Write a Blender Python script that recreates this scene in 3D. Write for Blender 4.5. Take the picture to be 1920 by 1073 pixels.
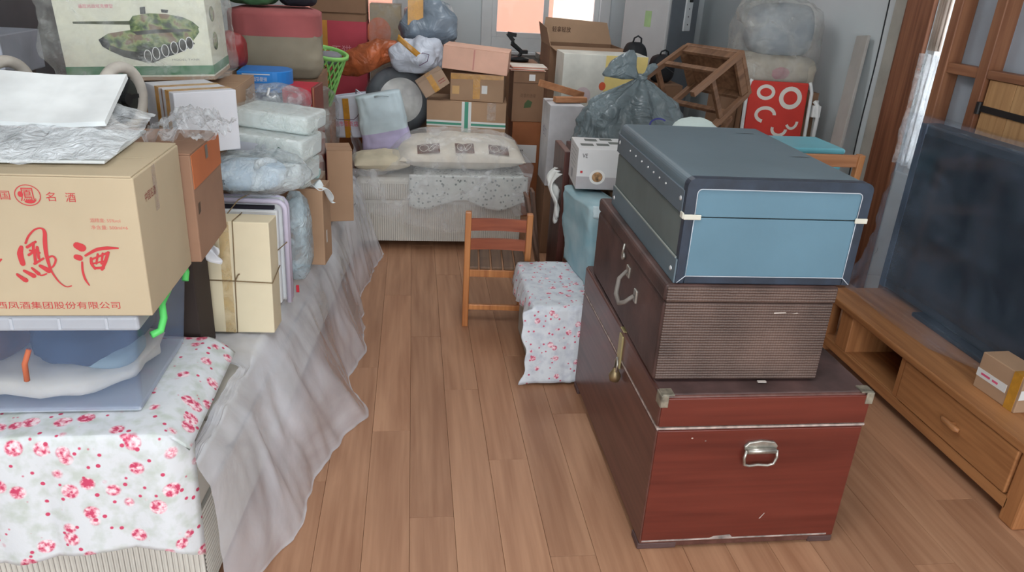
import bpy, bmesh, math, random
from mathutils import Vector, Matrix, noise
random.seed(7)
PI = math.pi
for o in list(bpy.data.objects): bpy.data.objects.remove(o)
SC = bpy.context.scene
COL = SC.collection

# ------------------------------------------------------------------ camera
cam = bpy.data.cameras.new('camera'); camo = bpy.data.objects.new('camera', cam); COL.objects.link(camo)
cam.sensor_width = 36.0; cam.lens = 36.0 * 1390.0 / 1920.0; cam.clip_start = 0.05
camo.matrix_world = Matrix(((0.99103791, -0.00382001, -0.13352629, 0), (-0.12138349, 0.39155057, -0.91211523, 0), (0.05576659, 0.92014866, 0.38757777, 1.55), (0, 0, 0, 1)))
SC.camera = camo
# ------------------------------------------------------------------ world, lights, exposure
W = bpy.data.worlds.new('world'); SC.world = W; W.use_nodes = True
W.node_tree.nodes['Background'].inputs[0].default_value = (0.86, 0.93, 1.0, 1)
W.node_tree.nodes['Background'].inputs[1].default_value = 3.2
def area(name, loc, rot, sx, sy, power, col):
    l = bpy.data.lights.new(name, 'AREA'); l.shape = 'RECTANGLE'; l.size = sx; l.size_y = sy; l.energy = power; l.color = col
    o = bpy.data.objects.new(name, l); o.location = loc; o.rotation_euler = rot; COL.objects.link(o); return o
# daylight through the wide glazed front behind the camera; the sky lights the other windows
area('front_daylight', (0.1, -3.72, 1.55), (PI/2, 0, 0), 4.2, 2.3, 82, (0.95, 0.98, 1.0))
SC.view_settings.view_transform = 'Standard'; SC.view_settings.look = 'None'
SC.view_settings.exposure = 0.18; SC.view_settings.gamma = 1.0; SC.view_settings.use_curve_mapping = False

# ------------------------------------------------------------------ materials
def lin(c):
    def f(v):
        v /= 255.0
        return v/12.92 if v <= 0.04045 else ((v+0.055)/1.055)**2.4
    return (f(c[0]), f(c[1]), f(c[2]), 1)
MATS = {}
def newmat(name):
    m = bpy.data.materials.new(name); m.use_nodes = True
    nt = m.node_tree; return m, nt, nt.nodes['Principled BSDF']
def nd(nt, t, **kw):
    n = nt.nodes.new(t)
    for k, v in kw.items():
        if k in n.inputs: n.inputs[k].default_value = v
        else: setattr(n, k, v)
    return n
def coords(nt, scale=(1, 1, 1), rnd=False):
    tc = nt.nodes.new('ShaderNodeTexCoord'); mp = nt.nodes.new('ShaderNodeMapping')
    nt.links.new(tc.outputs['Object'], mp.inputs['Vector']); mp.inputs['Scale'].default_value = scale
    if rnd:
        oi = nt.nodes.new('ShaderNodeObjectInfo'); mu = nd(nt, 'ShaderNodeMath', operation='MULTIPLY'); mu.inputs[1].default_value = 37.0
        nt.links.new(oi.outputs['Random'], mu.inputs[0]); cx = nt.nodes.new('ShaderNodeCombineXYZ')
        for i in range(3): nt.links.new(mu.outputs[0], cx.inputs[i])
        nt.links.new(cx.outputs[0], mp.inputs['Location'])
    return mp.outputs[0]
def ramp(nt, src, stops):
    r = nt.nodes.new('ShaderNodeValToRGB'); e = r.color_ramp.elements
    while len(e) < len(stops): e.new(0.5)
    for i, (p, c) in enumerate(stops): e[i].position = p; e[i].color = c
    nt.links.new(src, r.inputs[0]); return r.outputs[0]
def mixc(nt, fac, a, b):
    m = nt.nodes.new('ShaderNodeMix'); m.data_type = 'RGBA'
    for sock, v in ((m.inputs[0], fac), (m.inputs[6], a), (m.inputs[7], b)):
        if hasattr(v, 'links') or hasattr(v, 'is_linked'): nt.links.new(v, sock)
        else: sock.default_value = v
    return m.outputs[2]
def bump(nt, bs, src, strength, dist=0.01):
    b = nt.nodes.new('ShaderNodeBump'); b.inputs['Strength'].default_value = strength; b.inputs['Distance'].default_value = dist
    nt.links.new(src, b.inputs['Height']); nt.links.new(b.outputs[0], bs.inputs['Normal'])
def shade(c, k): return tuple(max(0, min(255, v*k)) for v in c)
def M(name, c, rough=0.6, metal=0.0, var=0.08, vs=6.0, bmp=0.0, bs=60.0, spec=0.4, c2=None, rnd=False, bdist=0.004):
    """plain material with a soft mottling and fine relief"""
    if name in MATS: return MATS[name]
    m, nt, p = newmat(name)
    co = coords(nt, rnd=rnd)
    n = nd(nt, 'ShaderNodeTexNoise', Scale=vs, Detail=4.0); nt.links.new(co, n.inputs['Vector'])
    a = lin(shade(c, 1-var)); b = lin(shade(c2 or c, 1+var))
    nt.links.new(ramp(nt, n.outputs['Fac'], [(0.3, a), (0.7, b)]), p.inputs['Base Color'])
    p.inputs['Roughness'].default_value = rough; p.inputs['Metallic'].default_value = metal; p.inputs['Specular IOR Level'].default_value = spec
    if bmp:
        n2 = nd(nt, 'ShaderNodeTexNoise', Scale=bs, Detail=3.0, Distortion=1.6 if bdist > 0.008 else 0.0); nt.links.new(co, n2.inputs['Vector']); bump(nt, p, n2.outputs['Fac'], bmp, bdist)
    MATS[name] = m; return m
def wood(name, c1, c2, axis=0, rough=0.45, scale=1.0, rnd=True, knots=False, coat=0.0, spec=.45):
    if name in MATS: return MATS[name]
    m, nt, p = newmat(name)
    s = [9*scale]*3; s[axis] = 0.9*scale
    co = coords(nt, tuple(s), rnd)
    n = nd(nt, 'ShaderNodeTexNoise', Scale=1.0, Detail=6.0, Distortion=1.6); nt.links.new(co, n.inputs['Vector'])
    s2 = [60*scale]*3; s2[axis] = 2.5*scale
    co2 = coords(nt, tuple(s2), rnd)
    n2 = nd(nt, 'ShaderNodeTexNoise', Scale=1.0, Detail=3.0); nt.links.new(co2, n2.inputs['Vector'])
    mx = nt.nodes.new('ShaderNodeMath'); mx.operation = 'MULTIPLY_ADD'; mx.inputs[1].default_value = 0.45
    nt.links.new(n2.outputs['Fac'], mx.inputs[0])
    m2 = nt.nodes.new('ShaderNodeMath'); m2.operation = 'MULTIPLY'; m2.inputs[1].default_value = 0.6; nt.links.new(n.outputs['Fac'], m2.inputs[0])
    nt.links.new(m2.outputs[0], mx.inputs[2])
    col = ramp(nt, mx.outputs[0], [(0.38, lin(c1)), (0.66, lin(c2))])
    if rnd:
        oi = nt.nodes.new('ShaderNodeObjectInfo')
        hv = nt.nodes.new('ShaderNodeHueSaturation'); mr = nt.nodes.new('ShaderNodeMapRange'); mr.inputs[3].default_value = 0.9; mr.inputs[4].default_value = 1.1
        nt.links.new(oi.outputs['Random'], mr.inputs[0]); nt.links.new(mr.outputs[0], hv.inputs['Value']); nt.links.new(col, hv.inputs['Color']); col = hv.outputs[0]
    nt.links.new(col, p.inputs['Base Color']); p.inputs['Roughness'].default_value = rough; p.inputs['Coat Weight'].default_value = coat; p.inputs['Specular IOR Level'].default_value = spec
    bump(nt, p, mx.outputs[0], 0.12, 0.004)
    MATS[name] = m; return m
def film(name, c=(225, 230, 235), opac=0.3, rough=0.16, sc=9.0, bmp=0.5, lo=0.35, hi=1.5):
    """thin clear plastic: part of the light goes straight through, the rest meets a glossy milky skin"""
    if name in MATS: return MATS[name]
    m, nt, p = newmat(name)
    co = coords(nt)
    n = nd(nt, 'ShaderNodeTexNoise', Scale=sc, Detail=5.0, Distortion=0.8); nt.links.new(co, n.inputs['Vector'])
    mr = nt.nodes.new('ShaderNodeMapRange'); mr.inputs[1].default_value = 0.3; mr.inputs[2].default_value = 0.75; mr.inputs[3].default_value = opac*lo; mr.inputs[4].default_value = min(1, opac*hi)
    nt.links.new(n.outputs['Fac'], mr.inputs[0])
    p.inputs['Base Color'].default_value = lin(c); p.inputs['Roughness'].default_value = rough; p.inputs['Specular IOR Level'].default_value = 0.7
    n2 = nd(nt, 'ShaderNodeTexNoise', Scale=sc*2.2, Detail=4.0, Distortion=2.0); nt.links.new(co, n2.inputs['Vector']); bump(nt, p, n2.outputs['Fac'], bmp, 0.02)
    tr = nt.nodes.new('ShaderNodeBsdfTransparent'); mx = nt.nodes.new('ShaderNodeMixShader')
    nt.links.new(mr.outputs[0], mx.inputs[0]); nt.links.new(tr.outputs[0], mx.inputs[1]); nt.links.new(p.outputs[0], mx.inputs[2])
    nt.links.new(mx.outputs[0], nt.nodes['Material Output'].inputs[0])
    MATS[name] = m; return m
def floral(name, base=(224, 228, 230), sc=15.0, rose=(205, 70, 105), rose2=(236, 170, 185), leaf=(196, 204, 198), size=0.30):
    m, nt, p = newmat(name); co = coords(nt)
    n0 = nd(nt, 'ShaderNodeTexNoise', Scale=sc*1.6, Detail=3.0); nt.links.new(co, n0.inputs['Vector'])
    col = ramp(nt, n0.outputs['Fac'], [(0.45, lin(base)), (0.68, lin(leaf))])
    def vor(s, off):
        mp = nt.nodes.new('ShaderNodeMapping'); mp.inputs['Location'].default_value = off; nt.links.new(co, mp.inputs['Vector'])
        v = nd(nt, 'ShaderNodeTexVoronoi', Scale=s); nt.links.new(mp.outputs[0], v.inputs['Vector']); return v.outputs['Distance']
    nz = nd(nt, 'ShaderNodeTexNoise', Scale=sc*5, Detail=2.0); nt.links.new(co, nz.inputs['Vector'])
    petal = ramp(nt, nz.outputs['Fac'], [(0.40, lin(rose)), (0.52, lin(rose2)), (0.62, lin((248, 225, 230)))])
    wht, blk = (1, 1, 1, 1), (0, 0, 0, 1)
    d = vor(sc, (0, 0, 0)); fac = ramp(nt, d, [(size*0.8, wht), (size, blk)])
    col = mixc(nt, fac, col, petal)
    d2 = vor(sc*1.9, (3.3, 1.7, 0.4)); fac2 = ramp(nt, d2, [(0.14, wht), (0.19, blk)])
    col = mixc(nt, fac2, col, lin(rose))
    nt.links.new(col, p.inputs['Base Color']); p.inputs['Roughness'].default_value = 0.85
    nb = nd(nt, 'ShaderNodeTexNoise', Scale=40.0, Detail=3.0); nt.links.new(co, nb.inputs['Vector']); bump(nt, p, nb.outputs['Fac'], 0.25, 0.004)
    MATS[name] = m; return m
def plain(name, c, rough=0.5, metal=0.0): return M(name, c, rough, metal, var=0.02)

# ------------------------------------------------------------------ mesh helpers
class MB:
    def __init__(s): s.v = []; s.f = []; s.mi = []
    def face(s, idx, m=0): s.f.append(idx); s.mi.append(m)
    def box(s, x0, x1, y0, y1, z0, z1, m=0):
        b = len(s.v)
        s.v += [(x0,y0,z0),(x1,y0,z0),(x1,y1,z0),(x0,y1,z0),(x0,y0,z1),(x1,y0,z1),(x1,y1,z1),(x0,y1,z1)]
        for q in ((0,3,2,1),(4,5,6,7),(0,1,5,4),(1,2,6,5),(2,3,7,6),(3,0,4,7)): s.face([b+i for i in q], m)
        return s
    def prism(s, pts, d, m=0):
        """closed loop of 3D points extruded along vector d"""
        b = len(s.v); n = len(pts); d = Vector(d)
        s.v += [tuple(p) for p in pts] + [tuple(Vector(p)+d) for p in pts]
        s.face(list(range(b, b+n)), m); s.face(list(range(b+2*n-1, b+n-1, -1)), m)
        for i in range(n): j = (i+1) % n; s.face([b+i, b+n+i, b+n+j, b+j], m)
        return s
    def bar(s, a, b_, w, h, up=(0, 0, 1)):
        """rectangular bar from a to b"""
        a = Vector(a); b_ = Vector(b_); d = (b_-a).normalized(); up = Vector(up)
        if abs(d.dot(up)) > 0.95: up = Vector((0, 1, 0))
        sd = d.cross(up).normalized(); u = sd.cross(d).normalized()
        s.prism([a + sd*x*w/2 + u*y*h/2 for x, y in ((-1,-1),(1,-1),(1,1),(-1,1))], b_-a); return s
    def tube(s, pts, r, n=8, closed=False):
        pts = [Vector(p) for p in pts]; k = len(pts); b = len(s.v); prev = None
        for i, p in enumerate(pts):
            if closed: t = pts[(i+1) % k]-pts[i-1]
            else: t = pts[min(i+1, k-1)]-pts[max(i-1, 0)]
            t.normalize()
            if prev is None: q = t.orthogonal().normalized()
            else: q = (prev - t*prev.dot(t)).normalized()
            prev = q; w = t.cross(q); rr = r[i] if isinstance(r, (list, tuple)) else r
            for j in range(n): an = 2*PI*j/n; s.v.append(tuple(p + (q*math.cos(an)+w*math.sin(an))*rr))
        for i in range(k if closed else k-1):
            i2 = (i+1) % k
            for j in range(n): j2 = (j+1) % n; s.face([b+i*n+j, b+i*n+j2, b+i2*n+j2, b+i2*n+j])
        if not closed: s.face([b+j for j in range(n-1, -1, -1)]); s.face([b+(k-1)*n+j for j in range(n)])
        return s
    def grid(s, fn, nu, nv, wu=False, m=None):
        b = len(s.v); cu = nu if wu else nu+1
        for j in range(nv+1):
            for i in range(cu): s.v.append(tuple(fn(i/nu, j/nv)))
        for j in range(nv):
            for i in range(nu):
                i2 = (i+1) % cu; s.face([b+j*cu+i, b+j*cu+i2, b+(j+1)*cu+i2, b+(j+1)*cu+i], m(i, j) if m else 0)
        return s
    def lathe(s, prof, n=32, c=(0, 0, 0), axis='z'):
        def fn(u, v):
            k = min(int(v*(len(prof)-1)+1e-6), len(prof)-2); t = v*(len(prof)-1)-k
            r = prof[k][0]*(1-t)+prof[k+1][0]*t; z = prof[k][1]*(1-t)+prof[k+1][1]*t; a = 2*PI*u
            p = (r*math.cos(a), r*math.sin(a), z)
            if axis == 'y': p = (p[0], -p[2], p[1])
            if axis == 'x': p = (p[2], p[0], p[1])
            return (c[0]+p[0], c[1]+p[1], c[2]+p[2])
        return s.grid(fn, n, len(prof)-1, wu=True)
    def build(s, name, mat, parent=None, smooth=False, bev=0.0, seg=2, solid=0.0, sub=0):
        me = bpy.data.meshes.new(name); me.from_pydata(s.v, [], s.f)
        for mm in (mat if isinstance(mat, (list, tuple)) else [mat]): me.materials.append(mm)
        if isinstance(mat, (list, tuple)): me.polygons.foreach_set('material_index', s.mi)
        if smooth: me.polygons.foreach_set('use_smooth', [True]*len(me.polygons))
        bm = bmesh.new(); bm.from_mesh(me); bmesh.ops.recalc_face_normals(bm, faces=bm.faces) if not solid and len(s.f) < 4000 else None; bm.to_mesh(me); bm.free()
        me.update()
        o = bpy.data.objects.new(name, me); COL.objects.link(o)
        if parent is not None: o.parent = parent
        if bev: b = o.modifiers.new('bevel', 'BEVEL'); b.width = bev; b.segments = seg; b.limit_method = 'ANGLE'
        if solid: b = o.modifiers.new('solid', 'SOLIDIFY'); b.thickness = solid
        if sub: b = o.modifiers.new('sub', 'SUBSURF'); b.levels = sub; b.render_levels = sub
        return o
def tag(o, label, cat, group=None):
    o['label'] = label; o['category'] = cat
    if group: o['group'] = group
    return o
def T(name, label, cat, loc=(0, 0, 0), rz=0.0, group=None, rot=None):
    o = bpy.data.objects.new(name, None); o.empty_display_size = 0.05; COL.objects.link(o); o.location = loc
    o.rotation_euler = rot if rot else (0, 0, math.radians(rz)); return tag(o, label, cat, group)
def S(o): o['kind'] = 'structure'; return o
def B(name, mat, par, x0, x1, y0, y1, z0, z1, bev=0.002, seg=2, smooth=False):
    return MB().box(x0, x1, y0, y1, z0, z1).build(name, mat, par, bev=bev, seg=seg, smooth=smooth)
# flat print on the faces of things: (u, v) on a face -> local point
OFF = 0.0007
def fmap(face, o):
    x, y, z = o
    return {'F': lambda u, v: (x+u, y-OFF, z+v), 'R': lambda u, v: (x+OFF, y+u, z+v), 'L': lambda u, v: (x-OFF, y-u, z+v), 'T': lambda u, v: (x+u, y+v, z+OFF), 'B': lambda u, v: (x-u, y+OFF, z+v)}[face]
def decal(name, polys, mat, par, face, o):
    f = fmap(face, o); mb = MB()
    nv_ = Vector(f(0, 0))-Vector(o)
    for i_, p in enumerate(polys):
        b = len(mb.v); mb.v += [tuple(Vector(f(*q))+nv_*(0.03*(i_ % 60))) for q in p]; mb.face(list(range(b, b+len(p))))
    return mb.build(name, mat, par)
def rect(u0, u1, v0, v1): return [(u0, v0), (u1, v0), (u1, v1), (u0, v1)]
def ell(cu, cv, ru, rv, n=28): return [(cu+ru*math.cos(2*PI*i/n), cv+rv*math.sin(2*PI*i/n)) for i in range(n)]
def ring2(cu, cv, ru, rv, w, n=28, a0=0.0, a1=1.0):
    out = []
    for i in range(n):
        if not (a0 <= i/n < a1): continue
        a, b = 2*PI*i/n, 2*PI*(i+1)/n
        out.append([(cu+ru*math.cos(a), cv+rv*math.sin(a)), (cu+ru*math.cos(b), cv+rv*math.sin(b)), (cu+(ru-w)*math.cos(b), cv+(rv-w)*math.sin(b)), (cu+(ru-w)*math.cos(a), cv+(rv-w)*math.sin(a))])
    return out
def stroke(pts, ws):
    """a brush stroke: a ribbon of quads with round ends"""
    pts = [Vector((p[0], p[1], 0)) for p in pts]; out = []; L = []; R = []
    # resample smoothly
    P = []; Wd = []
    n = len(pts)
    for i in range(n-1):
        p0 = pts[max(i-1, 0)]; p1 = pts[i]; p2 = pts[i+1]; p3 = pts[min(i+2, n-1)]
        for k in range(4):
            t = k/4; P.append(0.5*((2*p1)+(p2-p0)*t+(2*p0-5*p1+4*p2-p3)*t*t+(3*p1-p0-3*p2+p3)*t**3)); Wd.append(ws[i]*(1-t)+ws[i+1]*t)
    P.append(pts[-1]); Wd.append(ws[-1])
    for i, p in enumerate(P):
        d = (P[min(i+1, len(P)-1)]-P[max(i-1, 0)]).normalized(); nn = Vector((-d.y, d.x, 0))*Wd[i]/2; L.append(p+nn); R.append(p-nn)
    for i in range(len(P)-1): out.append([L[i].xy[:], L[i+1].xy[:], R[i+1].xy[:], R[i].xy[:]])
    out.append(ell(P[0].x, P[0].y, Wd[0]/2, Wd[0]/2, 10)); out.append(ell(P[-1].x, P[-1].y, Wd[-1]/2, Wd[-1]/2, 10))
    return out
def text(body, mat, par, face, o, w=None, h=None, name='lettering', flip=False):
    """lettering as flat print centred on o, fitted to width w and height h"""
    c = bpy.data.curves.new('lettering', 'FONT'); c.body = body; c.size = 1.0; c.align_x = 'CENTER'; c.resolution_u = 3
    to = bpy.data.objects.new('lettering', c); COL.objects.link(to)
    me = bpy.data.meshes.new_from_object(to.evaluated_get(bpy.context.evaluated_depsgraph_get()))
    bpy.data.objects.remove(to); bpy.data.curves.remove(c)
    if not len(me.vertices): return None
    xs = [v.co.x for v in me.vertices]; ys = [v.co.y for v in me.vertices]
    cx, cy = (min(xs)+max(xs))/2, (min(ys)+max(ys))/2; ww, hh = max(xs)-min(xs), max(ys)-min(ys)
    sx = (w/ww) if w else h/hh; sy = (h/hh) if h else sx
    if flip: sx, sy = -sx, -sy
    f = fmap(face, o)
    for v in me.vertices: v.co = Vector(f((v.co.x-cx)*sx, (v.co.y-cy)*sy))
    me.materials.clear(); me.materials.append(mat); me.name = name
    ob = bpy.data.objects.new(name, me); COL.objects.link(ob); ob.parent = par; return ob
def fb(p, s, seed=0.0): return noise.fractal(Vector((p[0]*s+seed, p[1]*s-seed*0.7, p[2]*s+seed*1.3)), 0.8, 2.1, 4)
def ridge(p, s, seed=0.0): return 1-2*abs(noise.noise(Vector((p[0]*s+seed, p[1]*s+seed*0.3, p[2]*s-seed))))
def blob(name, mat, par, c, r, amp=0.06, sc=6.0, seed=0.0, pw=2.6, nu=56, nv=36, flat=True, solid=0):
    """crumpled soft body: superellipsoid with folds"""
    def fn(u, v):
        a = 2*PI*u; b = (v-0.5)*PI
        sg = lambda t, e: math.copysign(abs(t)**e, t)
        e = 2/pw
        d = Vector((sg(math.cos(b), e)*sg(math.cos(a), e), sg(math.cos(b), e)*sg(math.sin(a), e), sg(math.sin(b), e)))
        p = Vector((d.x*r[0], d.y*r[1], d.z*r[2]))
        k = 1+amp*(fb(p, sc, seed)*0.9+0.55*ridge(p, sc*1.7, seed))
        p = p*k
        if flat and p.z < -r[2]*0.9: p.z = -r[2]*0.9
        return (c[0]+p.x, c[1]+p.y, c[2]+p.z)
    return MB().grid(fn, nu, nv, wu=True).build(name, mat, par, smooth=True)
def pillow(name, mat, par, c, w, d, h, p=3.0, amp=0.02, seed=0.0, n=36, smooth=True):
    """stuffed cushion lying flat"""
    mb = MB()
    for sgn in (1, -1):
        def fn(u, v, sgn=sgn):
            x, y = 2*u-1, 2*v-1
            t = max(0, (1-abs(x)**p)*(1-abs(y)**p))**0.5
            k = 1-0.05*(1-t)*0
            z = sgn*h/2*t
            q = (c[0]+x*w/2*k, c[1]+y*d/2*k, c[2]+z)
            return (q[0], q[1], q[2]+t*amp*fb(q, 9, seed))
        mb.grid(fn, n, n)
    return mb.build(name, mat, par, smooth=smooth)
TAPE = lambda: film('amber_tape', (205, 150, 60), 0.75, 0.18, 30, 0.1, 0.8, 1.2)
def carton(name, label, x0, x1, y0, d, z0, z1, mat, rz=0.0, tape=None, group=None, cat='box', rot=None, flaps=True, tw=0.05):
    """cardboard box on its own base: body, two top flaps with a seam, optional tape"""
    w, h = x1-x0, z1-z0
    r = T(name, label, cat, ((x0+x1)/2, y0+d/2, z0), rz, group, rot)
    B('body', mat, r, -w/2, w/2, -d/2, d/2, 0, h-0.004 if flaps else h, 0.003)
    if flaps:
        B('flap', mat, r, -w/2, w/2, -d/2, -0.0015, h-0.004, h, 0.001)
        B('flap', mat, r, -w/2, w/2, 0.0015, d/2, h-0.004, h, 0.001)
    if tape: 
        B('tape', tape, r, -w/2-0.0006, w/2+0.0006, -tw/2, tw/2, h-0.07, h+0.0006, 0)
    return r
# ================================================================== SETTING
XL, XR, YB, YF, ZC = -2.3, 2.55, 6.75, -3.6, 2.75
m_wall = M('painted_panel', (211, 218, 220), 0.75, var=0.03, vs=1.5, bmp=0.05, bs=30)
m_ceil = M('ceiling_paint', (225, 226, 224), 0.85, var=0.02)
m_pvc = M('white_window_plastic', (214, 216, 216), 0.4, var=0.02)
m_floor = wood('laminate_plank', (156, 112, 84), (184, 140, 109), axis=1, rough=0.48, scale=0.8, spec=.35)
m_gap = plain('floor_joint', (100, 66, 46), 0.9)
m_glass = film('window_glass', (240, 245, 245), 0.06, 0.03, 2.0, 0.0)
floor = S(MB().box(XL, XR, YF, YB, -0.06, -0.009).build('floor', m_gap))
PW, PL = 0.135, 1.22
plank_me = {}
row = 0; x = XL
while x < XR-0.01:
    w = min(PW, XR-x); y = YF - (row*0.47) % PL
    while y < YB-0.01:
        a, b = max(y, YF), min(y+PL, YB)
        key = (round(w, 3), round(b-a, 3))
        if b-a > 0.02:
            if key not in plank_me:
                p = MB().box(0.0004, w-0.0004, 0.0005, b-a-0.0005, -0.009, 0.0).build('plank', m_floor, floor, bev=0.0007, seg=1); plank_me[key] = p
            else:
                p = plank_me[key].copy(); COL.objects.link(p); p.parent = floor
            p.location = (x, a, 0)
        y += PL
    x += PW; row += 1
S(MB().box(XL-0.1, XR+0.1, YF-0.1, YB+0.1, ZC, ZC+0.1).build('ceiling', m_ceil))
S(MB().box(XL-0.1, XL, YF-0.1, YB+0.1, -0.06, ZC).build('wall_left', m_wall))
# back wall with two window openings
W1 = (0.62, 1.66); W2 = (-1.12, -0.08); ZS, ZT = 0.99, 2.15
mb = MB()
for a, b in ((XL, W2[0]), (W2[1], W1[0]), (W1[1], XR)): mb.box(a, b, YB, YB+0.1, -0.06, ZC)
for a, b in (W1, W2): mb.box(a, b, YB, YB+0.1, -0.06, ZS); mb.box(a, b, YB, YB+0.1, ZT, ZC)
S(mb.build('wall_back', m_wall))
def window(name, x0, x1):
    r = bpy.data.objects.new(name, None); COL.objects.link(r); r.location = (x0, YB, ZS); S(r)
    w, h = x1-x0, ZT-ZS; f = 0.05
    fr = MB(); y0, y1 = -0.035, 0.05
    fr.box(-0.04, f, y0, y1, -0.06, h+0.04); fr.box(w-f, w+0.04, y0, y1, -0.06, h+0.04); fr.box(f, w-f, y0, y1, -0.06, f); fr.box(f, w-f, y0, y1, h-f, h+0.04)
    fr.build('window_frame', m_pvc, r, bev=0.004)
    mid = w/2; s = 0.045
    for k, (a, b, yy) in enumerate(((f, mid+0.02, -0.012), (mid-0.02, w-f, 0.02))):
        sa = MB(); t = 0.028
        sa.box(a, a+s, yy-t/2, yy+t/2, f, h-f); sa.box(b-s, b, yy-t/2, yy+t/2, f, h-f); sa.box(a+s, b-s, yy-t/2, yy+t/2, f, f+s); sa.box(a+s, b-s, yy-t/2, yy+t/2, h-f-s, h-f)
        so = sa.build('sash', m_pvc, r, bev=0.003)
        MB().box(a+s, b-s, yy-0.003, yy+0.003, f+s, h-f-s).build('pane', m_glass, so)
    MB().box(-0.06, w+0.06, -0.10, 0.0, -0.085, -0.06).build('window_sill', m_pvc, r, bev=0.004)
    return r
window('window_1', *W1); window('window_2', *W2)
# right wall with a daylight opening, and timber posts at its edges
OY0, OY1, OZ0, OZ1 = 2.2, 3.60, 0.7, 2.2
mb = MB(); mb.box(XR, XR+0.1, YF, OY0, -0.06, ZC); mb.box(XR, XR+0.1, OY1, YB, -0.06, ZC); mb.box(XR, XR+0.1, OY0, OY1, -0.06, OZ0); mb.box(XR, XR+0.1, OY0, OY1, OZ1, ZC)
S(mb.build('wall_right', m_wall))
m_trimwood = wood('reddish_post', (106, 64, 44), (146, 96, 68), axis=2, rough=0.5)
S(MB().box(2.525, XR, 3.60, 3.82, 0, ZC).build('trim_1', m_trimwood, bev=0.006))
S(MB().box(2.535, XR, 3.82, 3.93, 0, ZC).build('trim_2', M('pale_trim', (168, 165, 155), 0.7), bev=0.003))
r = bpy.data.objects.new('window_3', None); COL.objects.link(r); r.location = (XR, OY0, OZ0); S(r)
fr = MB(); L_ = OY1-OY0; HH = OZ1-OZ0
fr.box(0.01, 0.08, 0, 0.06, 0, HH); fr.box(0.01, 0.08, L_-0.05, L_, 0, HH); fr.box(0.01, 0.08, 0.06, L_-0.05, 0, 0.06); fr.box(0.01, 0.08, 0.06, L_-0.05, HH-0.06, HH); fr.box(0.01, 0.08, 0.62, 0.68, 0.06, HH-0.06)
fr.build('window_frame', m_pvc, r, bev=0.003)
MB().box(0.04, 0.046, 0.06, 0.62, 0.06, HH-0.06).build('pane', m_glass, r); MB().box(0.04, 0.046, 0.68, L_-0.05, 0.06, HH-0.06).build('pane', m_glass, r)
# front of the room, behind the camera: a wide glazed front
mb = MB(); mb.box(XL, -2.1, YF-0.1, YF, -0.06, ZC); mb.box(2.3, XR, YF-0.1, YF, -0.06, ZC); mb.box(-2.1, 2.3, YF-0.1, YF, -0.06, 0.3); mb.box(-2.1, 2.3, YF-0.1, YF, 2.7, ZC)
S(mb.build('wall_front', m_wall))
S(MB().box(XL, XL+0.012, YF, YB, 0, 0.09).build('baseboard_left', m_pvc)); S(MB().box(XR-0.012, XR, 3.93, YB, 0, 0.09).build('baseboard_right', m_pvc)); S(MB().box(XL+0.012, XR-0.012, YB-0.012, YB, 0, 0.09).build('baseboard_back', m_pvc))
# two square fill lamps added out of frame to brighten the top surfaces
for k, (lx, ly) in enumerate(((0.2, 1.0), (0.4, 4.3))):
    r = T('added_ceiling_lamp', ['added square white fill lamp above the near trunk stack', 'added square white fill lamp above the back sofa'][k], 'lamp', (lx, ly, ZC))
    B('added_lamp_housing', m_pvc, r, -0.42, 0.42, -0.42, 0.42, -0.05, 0.0, 0.006)
    me_, nt_, p_ = newmat('added_lamp_glow'); p_.inputs['Emission Color'].default_value = (0.95, 0.98, 1.0, 1); p_.inputs['Emission Strength'].default_value = (9.8, 7.8)[k]
    B('added_lamp_diffuser', me_, r, -0.39, 0.39, -0.39, 0.39, -0.062, -0.05, 0.004)
# what the windows look out on
def facade(name, label, x0, x1, y, mat, wins):
    r = T(name, label, 'building', ((x0+x1)/2, y, -1.0)); w = x1-x0
    B('wall', mat, r, -w/2, w/2, 0, 0.3, 0, 7.0, 0)
    for k in range(wins): B('ledge', mat, r, -w/2, w/2, -0.06, 0.0, 5.0+0.6*k, 5.1+0.6*k, 0)
facade('outside_building', 'peach-pink building wall seen through the left panes of the back windows', -6.0, 1.78, 10.0, M('peach_render', (214, 142, 120), 0.9, var=0.01), 1)
facade('outside_building', 'cream building wall seen through the right pane of the centre window', 1.9, 7.0, 10.6, M('cream_render', (232, 222, 205), 0.9, var=0.01), 1)
tag(MB().box(-8, 8, 6.9, 11.5, -1.05, -1.0).build('outside_ground', M('paving', (170, 165, 158), 0.9)), 'pale paved ground outside below the back windows', 'ground')

# thin dark cable running down the wall by the post
mb = MB(); mb.tube([(2.512, 3.945+0.004*math.sin(z*9), z) for z in [0.1+i*0.12 for i in range(22)]], 0.004, 6)
tag(mb.build('cable', plain('black_rubber', (28, 30, 34), 0.6), smooth=True), 'thin black cable running down the wall beside the reddish timber post', 'cable')

# ================================================================== RIGHT FOREGROUND: the stack of three trunks
m_chestR = wood('red_lacquer', (88, 36, 28), (112, 50, 39), axis=0, rough=0.33, scale=0.7, rnd=False, coat=0.15)
m_chestS = wood('shaded_lacquer', (80, 48, 42), (108, 72, 64), axis=1, rough=0.38, scale=1.0, rnd=False, coat=0.15)  # red lacquer darkened for the sides: their shade is painted into the colour
m_chestT = M('dusty_lacquer', (82, 62, 60), 0.6, var=0.25, vs=9)
m_silver = M('worn_nickel', (178, 176, 168), 0.38, metal=0.85, var=0.12, vs=40)
m_dustm = M('chalky_wear', (150, 138, 132), 0.85, var=0.3, vs=30)
r = T('wooden_chest', 'large red-brown lacquered wooden chest at the bottom of the trunk stack', 'chest', (0.97, 2.125, 0))
cx0, cx1, cy0, cy1 = -0.305, 0.305, -0.475, 0.475
bd = MB(); bd.box(cx0, cx1, cy0, cy1, 0.022, 0.424)
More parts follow.
